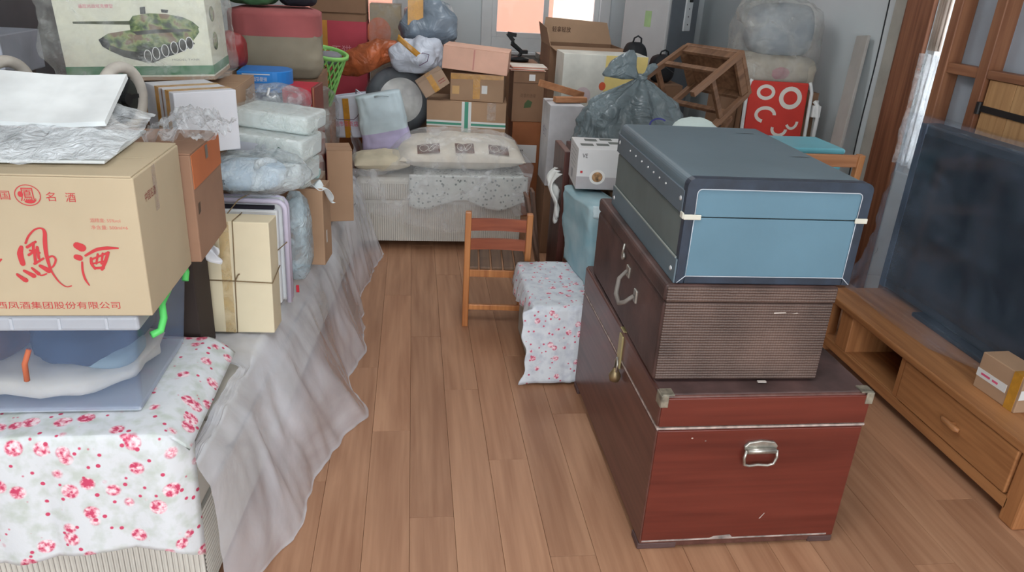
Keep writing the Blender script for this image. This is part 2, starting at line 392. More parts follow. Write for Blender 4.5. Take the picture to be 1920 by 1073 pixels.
b_ = bd.build('body', m_chestS, r, bev=0.006)
B('front_panel', m_chestR, r, cx0+0.004, cx1-0.004, cy0-0.004, cy0+0.004, 0.03, 0.42, 0.003)
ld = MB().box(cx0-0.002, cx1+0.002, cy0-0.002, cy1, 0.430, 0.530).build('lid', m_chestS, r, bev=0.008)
B('lid_front_panel', m_chestR, ld, cx0+0.003, cx1-0.003, cy0-0.006, cy0+0.004, 0.434, 0.524, 0.003)
B('lid_top_panel', m_chestT, ld, cx0+0.004, cx1-0.004, cy0+0.004, cy1-0.004, 0.527, 0.533, 0.003)
B('seam_strip', M('pale_seam', (176, 160, 152), 0.6, var=.2, vs=40), r, cx0-0.001, cx1+0.001, cy0-0.003, cy1-0.01, 0.424, 0.430, 0)
for sx in (-1, 1):
    for sy in (-1, 1):
        a = cx0-0.003 if sx < 0 else cx1-0.075; c = cy0-0.003 if sy < 0 else cy1-0.075
        B('foot', m_chestT, r, a, a+0.078 if sx > 0 else a+0.12, c+0.006, c+0.07, 0, 0.022, 0.004)
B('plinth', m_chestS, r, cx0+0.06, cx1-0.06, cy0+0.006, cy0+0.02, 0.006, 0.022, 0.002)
for sx in (-1, 1):
    xx = cx0 if sx < 0 else cx1
    g = MB(); g.box(xx-0.003-0.016*(sx > 0), xx+0.003+0.016*(sx < 0), cy0-0.009, cy0-0.003, 0.497, 0.534); g.box(xx-0.004, xx+0.004, cy0-0.006, cy0+0.03, 0.497, 0.534); g.box(min(xx, xx-sx*0.035), max(xx, xx-sx*0.035), cy0-0.006, cy0+0.03, 0.531, 0.5365)
    g.build('corner_cap', M('tarnished_tin', (134, 128, 114), 0.55, metal=0.4, var=.25, vs=40), ld, bev=0.002)
# front handle: plate and drop ring
hp = MB(); n = 14
pts = [(-0.046, cy0-0.012, 0.352), (0.046, cy0-0.012, 0.352), (0.05, cy0-0.012, 0.366), (0.038, cy0-0.012, 0.380), (0.0, cy0-0.012, 0.386), (-0.038, cy0-0.012, 0.380), (-0.05, cy0-0.012, 0.366)]
hp.prism([(p[0]+0.005, p[1], p[2]) for p in pts], (0, 0.01, 0))
ho = hp.build('handle', m_silver, r, bev=0.003)
dr = MB(); dr.tube([(-0.04, cy0-0.018, 0.358), (-0.044, cy0-0.02, 0.335), (-0.04, cy0-0.02, 0.312), (-0.025, cy0-0.02, 0.308), (0.0, cy0-0.02, 0.311), (0.03, cy0-0.02, 0.308), (0.047, cy0-0.02, 0.313), (0.053, cy0-0.02, 0.335), (0.05, cy0-0.018, 0.358)], 0.0042, 8)
dr.build('drop_ring', m_silver, ho, smooth=True)
kb = MB(); kb.tube([(-0.036, cy0-0.017, 0.356), (0.046, cy0-0.017, 0.356)], 0.009, 10); kb.build('barrel', m_silver, ho, smooth=True)
# hasp and padlock on the left long side
B('hasp', M('pale_brass', (176, 166, 120), 0.4, metal=0.5, var=0.1), r, cx0-0.007, cx0-0.001, -0.10, -0.062, 0.40, 0.515, 0.002)
B('hasp_tab', M('pale_brass', (176, 166, 120)), r, cx0-0.006, cx0+0.04, -0.10, -0.062, 0.5305, 0.5345, 0.001)
lk = MB(); lk.lathe([(0, -0.034), (0.016, -0.030), (0.020, -0.012), (0.012, 0.004), (0.008, 0.012), (0, 0.013)], 14, (cx0-0.022, -0.115, 0.40)); pl = lk.build('padlock', M('old_brass', (128, 112, 84), 0.4, metal=0.7, var=.2), r, smooth=True)
sh = MB(); sh.tube([(cx0-0.022, -0.125, 0.405), (cx0-0.022, -0.127, 0.435), (cx0-0.02, -0.113, 0.45), (cx0-0.02, -0.10, 0.435), (cx0-0.022, -0.105, 0.405)], 0.0035, 7); sh.build('shackle', m_silver, pl, smooth=True)
decal('wear_mark', [rect(-0.3, 0.28, -0.004, 0.002), [(-0.1, -0.002), (-0.02, 0.0), (-0.03, 0.012), (-0.08, 0.008)]], m_dustm, r, 'F', (0.0, cy0-0.004, 0.038))
for q in (ell(-0.2, 0.02, 0.003, 0.0022, 8), ell(-0.16, 0.01, 0.0025, 0.002, 8), [(0.05, -0.27), (0.054, -0.27), (0.066, -0.25), (0.063, -0.25)]): decal('wear_mark', [q], m_dustm, r, 'F', (0.0, cy0-0.004, 0.375))

# brown rattan-pattern case
def weave(name):
    m, nt, p = newmat(name); co = coords(nt)
    w1 = nd(nt, 'ShaderNodeTexWave', Scale=40.0, Distortion=1.2); w1.bands_direction = 'Z'; w1.inputs['Detail Scale'].default_value = 3.0
    w2 = nd(nt, 'ShaderNodeTexWave', Scale=42.0, Distortion=0.8); w2.bands_direction = 'X'
    nt.links.new(co, w1.inputs[0]); nt.links.new(co, w2.inputs[0])
    n = nd(nt, 'ShaderNodeTexNoise', Scale=7.0, Detail=5.0); nt.links.new(co, n.inputs['Vector'])
    base = ramp(nt, n.outputs['Fac'], [(0.32, lin((58, 43, 38))), (0.7, lin((102, 80, 71)))])
    f = ramp(nt, w1.outputs['Fac'], [(0.5, (0, 0, 0, 1)), (1.0, (0.38, 0.38, 0.38, 1))])
    c = mixc(nt, f, base, lin((150, 132, 122)))
    f2 = ramp(nt, w2.outputs['Fac'], [(0.5, (0, 0, 0, 1)), (1.0, (0.35, 0.35, 0.35, 1))])
    c = mixc(nt, f2, c, lin((56, 36, 32)))
    nt.links.new(c, p.inputs['Base Color']); p.inputs['Roughness'].default_value = 0.5
    bump(nt, p, w1.outputs['Fac'], 0.35, 0.004); return m
m_weave = weave('rattan_cloth'); m_wside = M('worn_brown_hide', (74, 54, 50), 0.5, var=0.3, vs=7, bmp=0.2, bs=40)
r = T('rattan_suitcase', 'brown rattan-patterned hard suitcase in the middle of the trunk stack', 'suitcase', (0.905, 2.12, 0.537), -1.0)
x0, x1, y0, y1 = -0.24, 0.24, -0.405, 0.405
MB().box(x0, x1, y0, y1, 0, 0.2385).build('body', m_wside, r, bev=0.012, seg=3)
ld = MB().box(x0-0.003, x1+0.003, y0-0.003, y1, 0.2395, 0.288).build('lid', m_wside, r, bev=0.012, seg=3)
B('woven_panel', m_weave, r, x0+0.006, x1-0.006, y0-0.004, y0+0.01, 0.006, 0.2375, 0.003)
B('lid_woven_panel', m_weave, ld, x0+0.004, x1-0.004, y0-0.007, y0+0.01, 0.2405, 0.284, 0.003)
hk = MB(); hk.tube([(x0-0.006, -0.06, 0.19), (x0-0.03, -0.065, 0.165), (x0-0.038, -0.08, 0.12), (x0-0.036, -0.12, 0.105), (x0-0.03, -0.155, 0.125), (x0-0.008, -0.165, 0.15)], [0.005, 0.007, 0.008, 0.008, 0.007, 0.006], 9)
hd = hk.build('handle', M('grey_hide', (122, 116, 110), 0.5), r, smooth=True)
B('handle_plate', m_silver, hd, x0-0.006, x0+0.001, -0.08, -0.045, 0.17, 0.205, 0.002); B('handle_plate', m_silver, hd, x0-0.006, x0+0.001, -0.18, -0.15, 0.13, 0.17, 0.002)
lk = MB(); lk.tube([(x0-0.006, 0.0, 0.255), (x0-0.01, 0.0, 0.22)], 0.004, 8); lk.lathe([(0.0, -0.004), (0.012, -0.004), (0.012, 0.004), (0.005, 0.004), (0, 0.004)], 12, (x0-0.006, 0, 0.215), 'x'); lk.build('latch', m_silver, r, smooth=True)
for q in ([(-0.02, 0), (0.015, 0.002), (0.012, 0.005), (-0.02, 0.004)], [(0.03, 0.0), (0.05, 0.001), (0.045, 0.004)]): decal('scuff', [q], M('flaked_white', (186, 176, 168), 0.8), r, 'F', (0.09, y0-0.004, 0.208))
B('foil_scrap', M('flaked_white', (186, 176, 168)), r, 0.06, 0.085, y0-0.016, y0-0.007, 0.0, 0.004, 0.001)

# blue-grey fibreboard suitcase
m_sTop = M('slate_fibreboard', (96, 112, 121), 0.5, var=0.06, vs=3, bmp=0.05, bs=120)
m_sFront = M('powder_blue_cloth', (93, 126, 143), 0.6, var=0.04, vs=4, bmp=0.05, bs=150)
m_sSide = M('olive_fibreboard', (98, 108, 107), 0.5, var=0.08, vs=5)
m_sEdge = M('navy_hide_trim', (44, 54, 68), 0.42, var=0.12, vs=20, bmp=0.1, bs=80)
m_stitch = plain('white_stitch', (190, 196, 204), 0.7)
m_rivet = M('bright_rivet', (210, 212, 214), 0.3, metal=0.7, var=0.05)
r = T('blue_suitcase', 'blue-grey fibreboard suitcase with navy stitched edges on top of the stack', 'suitcase', (0.933, 2.085, 0.826), -1.2)
x0, x1, y0, y1, zt, zm = -0.243, 0.243, -0.36, 0.36, 0.280, 0.182
def case_ring(xa, xb, za, zb, rad, top):
    """rounded end outline in the x-z plane; rounded only on the top (lid) or bottom"""
    pts = []
    if top:
        pts += [(xb, za), (xa, za)]
        for k in range(7): a = PI - k*PI/12; pts.append((xa+rad+rad*math.cos(a), zb-rad+rad*math.sin(a)))
        for k in range(7): a = PI/2 - k*PI/12; pts.append((xb-rad+rad*math.cos(a), zb-rad+rad*math.sin(a)))
    else: pts = [(xa, zb), (xb, zb), (xb, za), (xa, za)]
    return pts
lid = MB().prism([(p[0], y0, p[1]) for p in case_ring(x0, x1, zm+0.0015, zt, 0.02, True)], (0, y1-y0, 0)).build('lid', m_sTop, r, bev=0.004)
bod = MB().prism([(p[0], y0, p[1]) for p in case_ring(x0+0.001, x1-0.001, 0.0, zm-0.0015, 0.01, False)], (0, y1-y0, 0)).build('body', m_sSide, r, bev=0.006)
B('end_panel', m_sFront, bod, x0+0.018, x1-0.018, y0-0.0035, y0+0.002, 0.018, zm-0.0015, 0.001)
B('end_panel', m_sFront, lid, x0+0.018, x1-0.018, y0-0.0035, y0+0.002, zm+0.0015, zt-0.02, 0.001)
def edge_strip(nm, par, pts, w, mat, dy):
    mb = MB(); mb.tube([(p[0], y0-dy, p[1]) for p in pts], w, 6); mb.build(nm, mat, par, smooth=True)
tb = MB()
tb.box(x0, x0+0.024, y0-0.006, y0+0.02, 0.0, zm-0.002); tb.box(x1-0.024, x1, y0-0.006, y0+0.02, 0.0, zm-0.002); tb.box(x0+0.024, x1-0.024, y0-0.006, y0+0.02, 0.0, 0.022)
et = tb.build('edge_trim', m_sEdge, bod, bev=0.003)
tb = MB(); ring_o = case_ring(x0-0.003, x1+0.003, zm+0.002, zt+0.003, 0.022, True)[1:]; ring_i = case_ring(x0+0.024, x1-0.024, zm+0.002, zt-0.024, 0.012, True)[1:]
for i in range(len(ring_o)-1): tb.prism([(ring_o[i][0], y0-0.006, ring_o[i][1]), (ring_o[i+1][0], y0-0.006, ring_o[i+1][1]), (ring_i[i+1][0], y0-0.006, ring_i[i+1][1]), (ring_i[i][0], y0-0.006, ring_i[i][1])], (0, 0.028, 0))
i = -1; tb.prism([(ring_o[-1][0], y0-0.006, ring_o[-1][1]), (x1+0.003, y0-0.006, zm+0.002), (x1-0.024, y0-0.006, zm+0.002), (ring_i[-1][0], y0-0.006, ring_i[-1][1])], (0, 0.028, 0))
el = tb.build('edge_trim', m_sEdge, lid)
edge_strip('stitching', et, [(x0+0.025, zm-0.004), (x0+0.025, 0.022), (x1-0.025, 0.022), (x1-0.025, zm-0.004)], 0.0012, m_stitch, 0.0065)
edge_strip('stitching', el, [(x0+0.025, zm+0.004)]+ring_i[1:]+[(x1-0.025, zm+0.004)], 0.0012, m_stitch, 0.0065)
edge_strip('stitching', et, [(x0+0.025, 0.022), (x0+0.004, 0.003)], 0.0011, m_stitch, 0.0065); edge_strip('stitching', et, [(x1-0.025, 0.022), (x1-0.004, 0.003)], 0.0011, m_stitch, 0.0065)
# hinge tabs of white leather on the corners
m_tab = M('cream_tab', (206, 204, 190), 0.6, var=0.05)
tb = MB(); tb.box(x0-0.004, x0+0.042, y0-0.010, y0-0.0055, zm-0.006, zm+0.008); tb.box(x0-0.008, x0-0.0035, y0-0.010, y0+0.012, zm-0.004, zm+0.012); tb.build('corner_tab', m_tab, lid, bev=0.002)
tb = MB(); tb.box(x1-0.03, x1+0.004, y0-0.010, y0-0.0055, zm-0.006, zm+0.008); tb.build('corner_tab', m_tab, lid, bev=0.002)
# side bands with rivets
tb = MB().box(x0-0.004, x0+0.003, y0-0.002, y1, 0.0, 0.066).build('lower_band', m_sTop, bod, bev=0.0015)
B('band_edge', M('pale_edge', (150, 156, 150), 0.6), tb, x0-0.0045, x0, y0+0.01, y1-0.01, 0.066, 0.0695, 0)
tb2 = MB().box(x0-0.005, x0+0.003, y0+0.012, y1, zm+0.004, zt-0.034).build('upper_band', M('slate_band', (86, 98, 108), 0.45, var=.06), lid, bev=0.0015)
def rivet(par, y, z, rr, nm='rivet'): MB().lathe([(0, -0.004), (rr*0.7, -0.003), (rr, 0), (rr, 0.002)], 12, (x0-0.0045, y, z), 'x').build(nm, m_rivet, par, smooth=True)
for y in (-0.20, -0.14, -0.08, -0.02, 0.05, 0.12, 0.19): rivet(tb2, y, 0.225, 0.0035)
for y in (y0+0.03, y1-0.03): rivet(tb, y, 0.03, 0.007, 'stud'); rivet(tb2, y, 0.222, 0.007, 'stud')
decal('scuff', [[(0, 0), (0.05, -0.004), (0.07, 0.0), (0.04, 0.006)]], M('dark_scuff', (66, 70, 74), 0.7), lid, 'T', (0.15, -0.07, zt))
decal('scuff', [[(0, 0), (0.06, -0.003), (0.062, 0.003), (0.0, 0.004)]], M('dark_scuff', (66, 70, 74), 0.7), lid, 'T', (0.12, 0.26, zt))

# ================================================================== RIGHT: low stand, wrapped panel, parcel, rack
m_pine = wood('orange_pine', (146, 96, 58), (182, 128, 82), axis=1, rough=0.5, rnd=False)
m_pineV = wood('orange_pine_upright', (146, 94, 56), (184, 128, 82), axis=2, rough=0.5, rnd=False)
r = T('tv_stand', 'low orange-pine stand with two open bays and a knobbed drawer', 'cabinet', (2.16, 2.30, 0))
X0, X1, Y0, Y1 = -0.26, 0.21, -0.64, 0.66
B('top', m_pine, r, X0-0.015, X1, Y0-0.02, Y1, 0.262, 0.292, 0.006)
B('bottom_board', m_pine, r, X0+0.01, X1, Y0+0.02, Y1-0.02, 0.07, 0.09, 0.003)
B('lower_rail', m_pine, r, X0, X0+0.022, Y0+0.05, Y1-0.02, 0.045, 0.088, 0.004)
B('back_panel', m_pine, r, X1-0.012, X1, Y0+0.02, Y1-0.02, 0.07, 0.262, 0)
for y in (Y0, 0.02, 0.40, Y1-0.07):
    if y in (Y0, Y1-0.07): B('leg', m_pineV, r, X0, X0+0.065, y, y+0.065, 0, 0.262, 0.008); B('leg', m_pineV, r, X1-0.065, X1, y, y+0.065, 0, 0.262, 0.008)
    else: B('divider', m_pineV, r, X0, X1-0.012, y, y+(0.09 if y > 0.3 else 0.03), 0.088, 0.262, 0.004)
dw = MB().box(X0-0.006, X0+0.014, Y0+0.07, 0.015, 0.094, 0.257).build('drawer', m_pine, r, bev=0.004)
kn = MB(); kn.tube([(X0-0.005, -0.30, 0.18), (X0-0.026, -0.30, 0.18)], 0.006, 8); kn.tube([(X0-0.024, -0.345, 0.18), (X0-0.03, -0.33, 0.18), (X0-0.03, -0.27, 0.18), (X0-0.024, -0.255, 0.18)], [0.007, 0.011, 0.011, 0.007], 10); kn.build('handle', m_pine, dw, smooth=True)

# big flat-panel television, screen towards the aisle, in a loose clear bag
r = T('television', 'big dark flat-panel television under loose clear plastic on the pine stand', 'television', (2.195, 2.30, 0.2925), 0)
B('casing', M('black_casing', (38, 46, 56), 0.35), r, -0.03, 0.06, -0.62, 0.66, 0.02, 0.77, 0.012, 3)
B('screen', M('dark_glass', (20, 29, 40), 0.12, var=0.1, vs=2, spec=.5), r, -0.034, -0.026, -0.58, 0.62, 0.06, 0.73, 0.002)
B('bezel', M('navy_bezel', (58, 70, 88), 0.4), r, -0.036, -0.028, 0.615, 0.655, 0.02, 0.77, 0.003)
B('foot', M('black_casing', (38, 46, 56)), r, -0.07, 0.12, -0.3, 0.35, 0.0, 0.02, 0.006)
def wrap_fn(u, v):
    # closed loop of film round the panel, from top to the skirt on the stand
    a = 2*PI*u; e = 0.32
    cx = math.copysign(abs(math.cos(a))**e, math.cos(a)); sy = math.copysign(abs(math.sin(a))**e, math.sin(a))
    fl = 0.0 if v < 0.62 else (v-0.62)/0.38
    w = 0.056+0.008*math.sin(v*5)+0.16*fl**1.5*((1 if sy > -0.2 else 0.12) if cx < 0 else 0.1); ly = 0.735+0.03*fl
    z = 0.79*(1-min(1, v/0.95))+0.006
    top = min(1, v/0.03); w *= 0.35+0.65*top
    p = (0.012+cx*w, 0.03+sy*ly, z)
    n = 0.022*fb(p, 4.2, 3.1)+0.012*ridge(p, 7, 1.0)
    x = p[0]-abs(n)*1.2 if cx < 0 else p[0]+abs(n)*0.4
    y = p[1]+n*1.4
    return (x, y, max(0.004, z+0.01*fb(p, 5, 8.0)*(1-top*0.5)))
wf = MB().grid(wrap_fn, 120, 60, wu=True).build('plastic_wrap', film('tv_film', (150, 172, 196), 0.15, 0.12, 3.0, 0.6, 0.5, 1.6), r, smooth=True)
wf['label'] = 'loose clear plastic sheet draped over the television'

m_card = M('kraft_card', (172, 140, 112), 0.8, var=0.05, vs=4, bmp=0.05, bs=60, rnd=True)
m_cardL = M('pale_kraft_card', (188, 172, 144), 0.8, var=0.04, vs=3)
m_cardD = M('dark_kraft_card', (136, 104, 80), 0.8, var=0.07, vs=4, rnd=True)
m_cardR = M('rusty_card', (156, 96, 60), 0.8, var=0.08, vs=5)
m_amber = film('amber_tape', (206, 148, 52), 0.8, 0.2, 30, 0.1, 0.85, 1.2)
m_label = plain('label_white', (222, 222, 220), 0.6); m_pink = plain('label_pink', (222, 92, 128), 0.6); m_teal = plain('tape_green', (70, 150, 125), 0.5)
m_ink = plain('black_ink', (40, 40, 44), 0.7); m_red = plain('red_ink', (196, 62, 66), 0.75)
r = T('parcel', 'small brown cardboard parcel with amber tape on the pine stand', 'box', (2.035, 1.985, 0.2925), 3)
B('body', m_card, r, -0.05, 0.05, -0.095, 0.09, 0, 0.135, 0.003)
B('label', m_label, r, -0.0512, -0.05, -0.04, 0.09, 0.045, 0.075, 0)
decal('label_print', [rect(0.0, 0.04, 0, 0.008), rect(0.05, 0.075, 0.0, 0.008)], m_pink, r, 'L', (-0.0514, 0.07, 0.056))
B('label', m_label, r, -0.05, 0.03, -0.0962, -0.095, 0.05, 0.085, 0)
decal('label_print', [rect(0.0, 0.05, 0, 0.01)], m_pink, r, 'F', (-0.03, -0.0964, 0.062))
B('tape', m_amber, r, -0.0516, 0.0516, -0.085, -0.05, -0.0003, 0.1358, 0)
# ================================================================== LEFT: ribbed sofa along the wall, and the pile on it
m_rib = M('cream_corduroy', (206, 203, 194), 0.9, var=0.04, vs=5); m_groove = M('taupe_corduroy', (150, 145, 138), 0.95, var=0.05)
def ribbed_panel(name, par, fn, length, height, pitch=0.0128, amp=0.0022, nv=3):
    """fn(s, t, out) -> point; ribs run along t, repeat along s"""
    n = int(length/pitch)*6; mb = MB()
    def g(u, v):
        s = u*length; ph = (s/pitch) % 1.0; o = amp*math.sin(PI*min(1, ph/0.78)) if ph < 0.78 else 0.0
        return fn(s, v*height, o)
    mb.grid(g, n, nv, m=lambda i, j: 0 if (i % 6) < 5 else 1)
    o = mb.build(name, [m_rib, m_groove], par, smooth=False); return o
m_plas = film('dust_sheet_film', (238, 240, 248), 0.54, 0.17, 2.4, 0.16, 0.45, 1.5)
SO = T('sofa', 'long cream ribbed-corduroy sofa along the left wall under boxes', 'sofa', (-0.50, 1.50, 0), -4.2)
# local: x from -1.05 (wall) to 0 (aisle), y from 0 to 2.66
B('base', m_rib, SO, -1.02, -0.012, 0.012, 2.64, 0.055, 0.30, 0.02, 3)
ribbed_panel('end_skirt', SO, lambda s, t, o: (-1.02+s, 0.010-o, 0.055+t), 1.01, 0.36)
# aisle side: ribs run lengthwise
ribbed_panel('side_skirt', SO, lambda s, t, o: (-0.010+o, 0.012+t*1.0, 0.055+s), 0.25, 2.62)
B('arm', m_rib, SO, -1.02, -0.012, 0.014, 0.26, 0.30, 0.415, 0.02, 3)
for k in range(3):
    ya = 0.27+k*0.795; cu = MB().box(-0.78, -0.004, ya, ya+0.785, 0.30, 0.435).build('seat_cushion', m_rib, SO, bev=0.035, seg=4)
B('backrest', m_rib, SO, -1.03, -0.80, 0.66, 2.64, 0.30, 0.62, 0.05, 4)
for (fx, fy) in ((-0.05, 0.10), (-0.95, 0.10), (-0.05, 2.5), (-0.95, 2.5), (-0.05, 1.3)):
    MB().lathe([(0.0, 0.0), (0.03, 0.0), (0.036, 0.055), (0, 0.055)], 16, (fx, fy, 0)).build('foot', plain('dark_wood_foot', (64, 40, 30), 0.5), SO, smooth=False)
# folded quilt pad under the floral sheet
pq = MB().box(-1.32, -0.535, 1.505, 1.965, 0.438, 0.548).build('quilt_pad', M('quilt_white', (214, 214, 212), 0.9), None, bev=0.045, seg=4)
tag(pq, 'thick white folded quilt under the floral cloth on the near sofa end', 'quilt')
m_flor = floral('rose_print_cotton', (218, 222, 226), 17.0, size=.36)
def cloth_fn(u, v):
    x = -1.34+u*0.825; L = v*0.95                       # length down the cloth, from the back over the front edge
    y_edge, zt = 1.478, 0.556
    if L < 0.60: y, z = 1.965-L*(1.965-y_edge)/0.60*0.98, zt
    else:
        t = L-0.60; k = min(1, t/0.05)
        y = y_edge+0.0095-0.012*k; z = zt-0.006*k-max(0, t-0.02)
    hem = 1-0.10*math.sin(x*8+1)*(v > 0.9)
    fold = 0.010*math.sin(x*21+1.5*math.sin(x*6))*max(0, (L-0.62))*6
    y -= abs(fold)*0.8+0.004
    ex = max(0, u-0.93)/0.07                               # aisle-side edge curls round the corner and droops
    z -= (0.05*ex**1.5 if L < 0.62 else 0.05*ex**1.5); x += 0.012*ex
    if L > 0.6: z += 0.028*max(0, math.sin((x+0.9)*6.5))*(L-0.6)/0.35; y += 0.05*ex**2
    z += 0.003*fb((x, y, z), 9)
    return (x, y, z)
cl = MB().grid(cloth_fn, 90, 80).build('floral_cloth', m_flor, None, smooth=True, solid=0.002)
tag(cl, 'white cloth with pink roses hanging over the near end of the sofa', 'cloth')

# clear plastic dust sheet over the aisle side of the sofa (sofa-local shape, own object)
def sheet_fn(u, v):
    y = 0.012+u*2.63; prof = v
    top = 0.452
    L = v*1.02
    fl = (0.10+0.13*math.exp(-((y-0.92)/0.25)**2)+0.03*math.sin(y*5.1))*(0.03+0.97*min(1, max(0, y/0.26))**0.8)
    xs_ = -0.03-0.39*min(1, max(0, (y-0.47)/0.08))
    if L < 0.42: x, z = xs_*(1-L/0.42), top+0.012*fb((L, y, 0), 7, 2)
    else:
        t = (L-0.42)/0.60; x = fl*(t**1.15)+0.02*min(1, t*8); z = top-0.012-0.60*t*0.745
    p = (x, y, z); k = min(1, max(0, (L-0.36)*5))
    n = fb((0, p[1], p[2]*0.3), 2.2, 4.4)*0.045+ridge((p[0]*0.3, p[1], p[2]*0.18), 3.2, 2.2)*0.016
    x += n*k*(0.4+0.8*v)*min(1, y/0.2); z += (1-k)*0.012*abs(ridge(p, 7, 1))
    if y < 0.3 and L < 0.42: z += 0.0
    return (max(x, 0.006) if L >= 0.45 else x, y+0.02*fb(p, 3, 9)*k, max(0.004, z))
ds = MB().grid(sheet_fn, 200, 70).build('dust_sheet', m_plas, None, smooth=True)
ds.location = SO.location; ds.rotation_euler = SO.rotation_euler; tag(ds, 'milky clear plastic dust sheet draped over the aisle side of the long sofa', 'plastic sheet')

# --- clear storage tub with lid and green clip
m_tub = film('tub_plastic', (128, 152, 190), 0.28, 0.2, 3.0, 0.05, 0.8, 1.3); m_rim = film('tub_rim', (214, 220, 230), 0.62, 0.3, 4, 0.05, 0.9, 1.1)
m_green = plain('lime_plastic', (96, 214, 110), 0.4)
TU = T('storage_tub', 'clear plastic storage tub with lime green clip under the liquor carton', 'storage box', (-0.925, 1.745, 0.562))
hw, hd = 0.33, 0.205
def frustum(mb, z0, z1, s0, s1, t=0.0):
    b = len(mb.v)
    for z, s in ((z0, s0), (z1, s1)):
        for (sx, sy) in ((-1,-1),(1,-1),(1,1),(-1,1)): mb.v.append((sx*(hw-s), sy*(hd-s), z))
    for i in range(4): j = (i+1) % 4; mb.face([b+i, b+j, b+4+j, b+4+i])
    return b
mb = MB(); b = frustum(mb, 0.0, 0.225, 0.028, 0.006); mb.face([b+3, b+2, b+1, b]); mb.build('body', m_tub, TU, bev=0.012, seg=3)
B('base_rim', m_rim, TU, -hw+0.03, hw-0.03, -hd+0.03, hd-0.03, 0.0, 0.012, 0.004)
lid = MB().box(-hw-0.008, hw+0.008, -hd-0.008, hd+0.008, 0.226, 0.262).build('lid', m_rim, TU, bev=0.008, seg=3)
for k in range(7): B('lid_rib', m_rim, lid, -hw+0.03+k*0.095, -hw+0.036+k*0.095, -hd-0.011, -hd-0.006, 0.232, 0.258, 0.001)
cp = MB(); cp.tube([(hw+0.002, -0.135, 0.178), (hw+0.018, -0.12, 0.182), (hw+0.022, -0.10, 0.205), (hw+0.02, -0.095, 0.240), (hw+0.02, 0.0, 0.262), (hw+0.02, 0.09, 0.266), (hw+0.022, 0.10, 0.24), (hw+0.022, 0.085, 0.222)], 0.0085, 10)
cp.build('clip', m_green, lid, smooth=True)
# contents of the tub
def inner(name, label, cat, mat, c, rr, seed, amp=.12, sc=9): tag(blob(name, mat, None, c, rr, amp, sc, seed, 3.0, 40, 26), label, cat)
inner('cloth_bundle', 'folded white fabric lying flat inside the clear tub', 'fabric', M('tub_white', (226, 222, 210), 0.9), (-0.925, 1.745, 0.616), (0.27, 0.16, 0.038), 1)
inner('cloth_bundle', 'dark slate-blue garment inside the clear tub', 'clothing', M('tub_blue', (52, 70, 94), 0.9, var=.2), (-0.77, 1.745, 0.705), (0.115, 0.15, 0.055), 2)
inner('leather_bag', 'brown leather bag with orange strap inside the clear tub', 'bag', M('tub_brown', (108, 76, 62), 0.8, var=.2), (-1.03, 1.72, 0.711), (0.125, 0.155, 0.060), 3)
inner('cloth_bundle', 'small pale teal cloth near the tub corner', 'fabric', M('tub_teal', (150, 176, 186), 0.9), (-0.70, 1.665, 0.674), (0.055, 0.075, 0.022), 5, .1)
tag(MB().tube([(-0.83, 1.553, 0.735), (-0.845, 1.552, 0.70), (-0.85, 1.556, 0.655)], 0.006, 7).build('strap', plain('strap_orange', (200, 110, 76), 0.7), smooth=True), 'thin orange strap hanging inside the clear tub', 'strap')

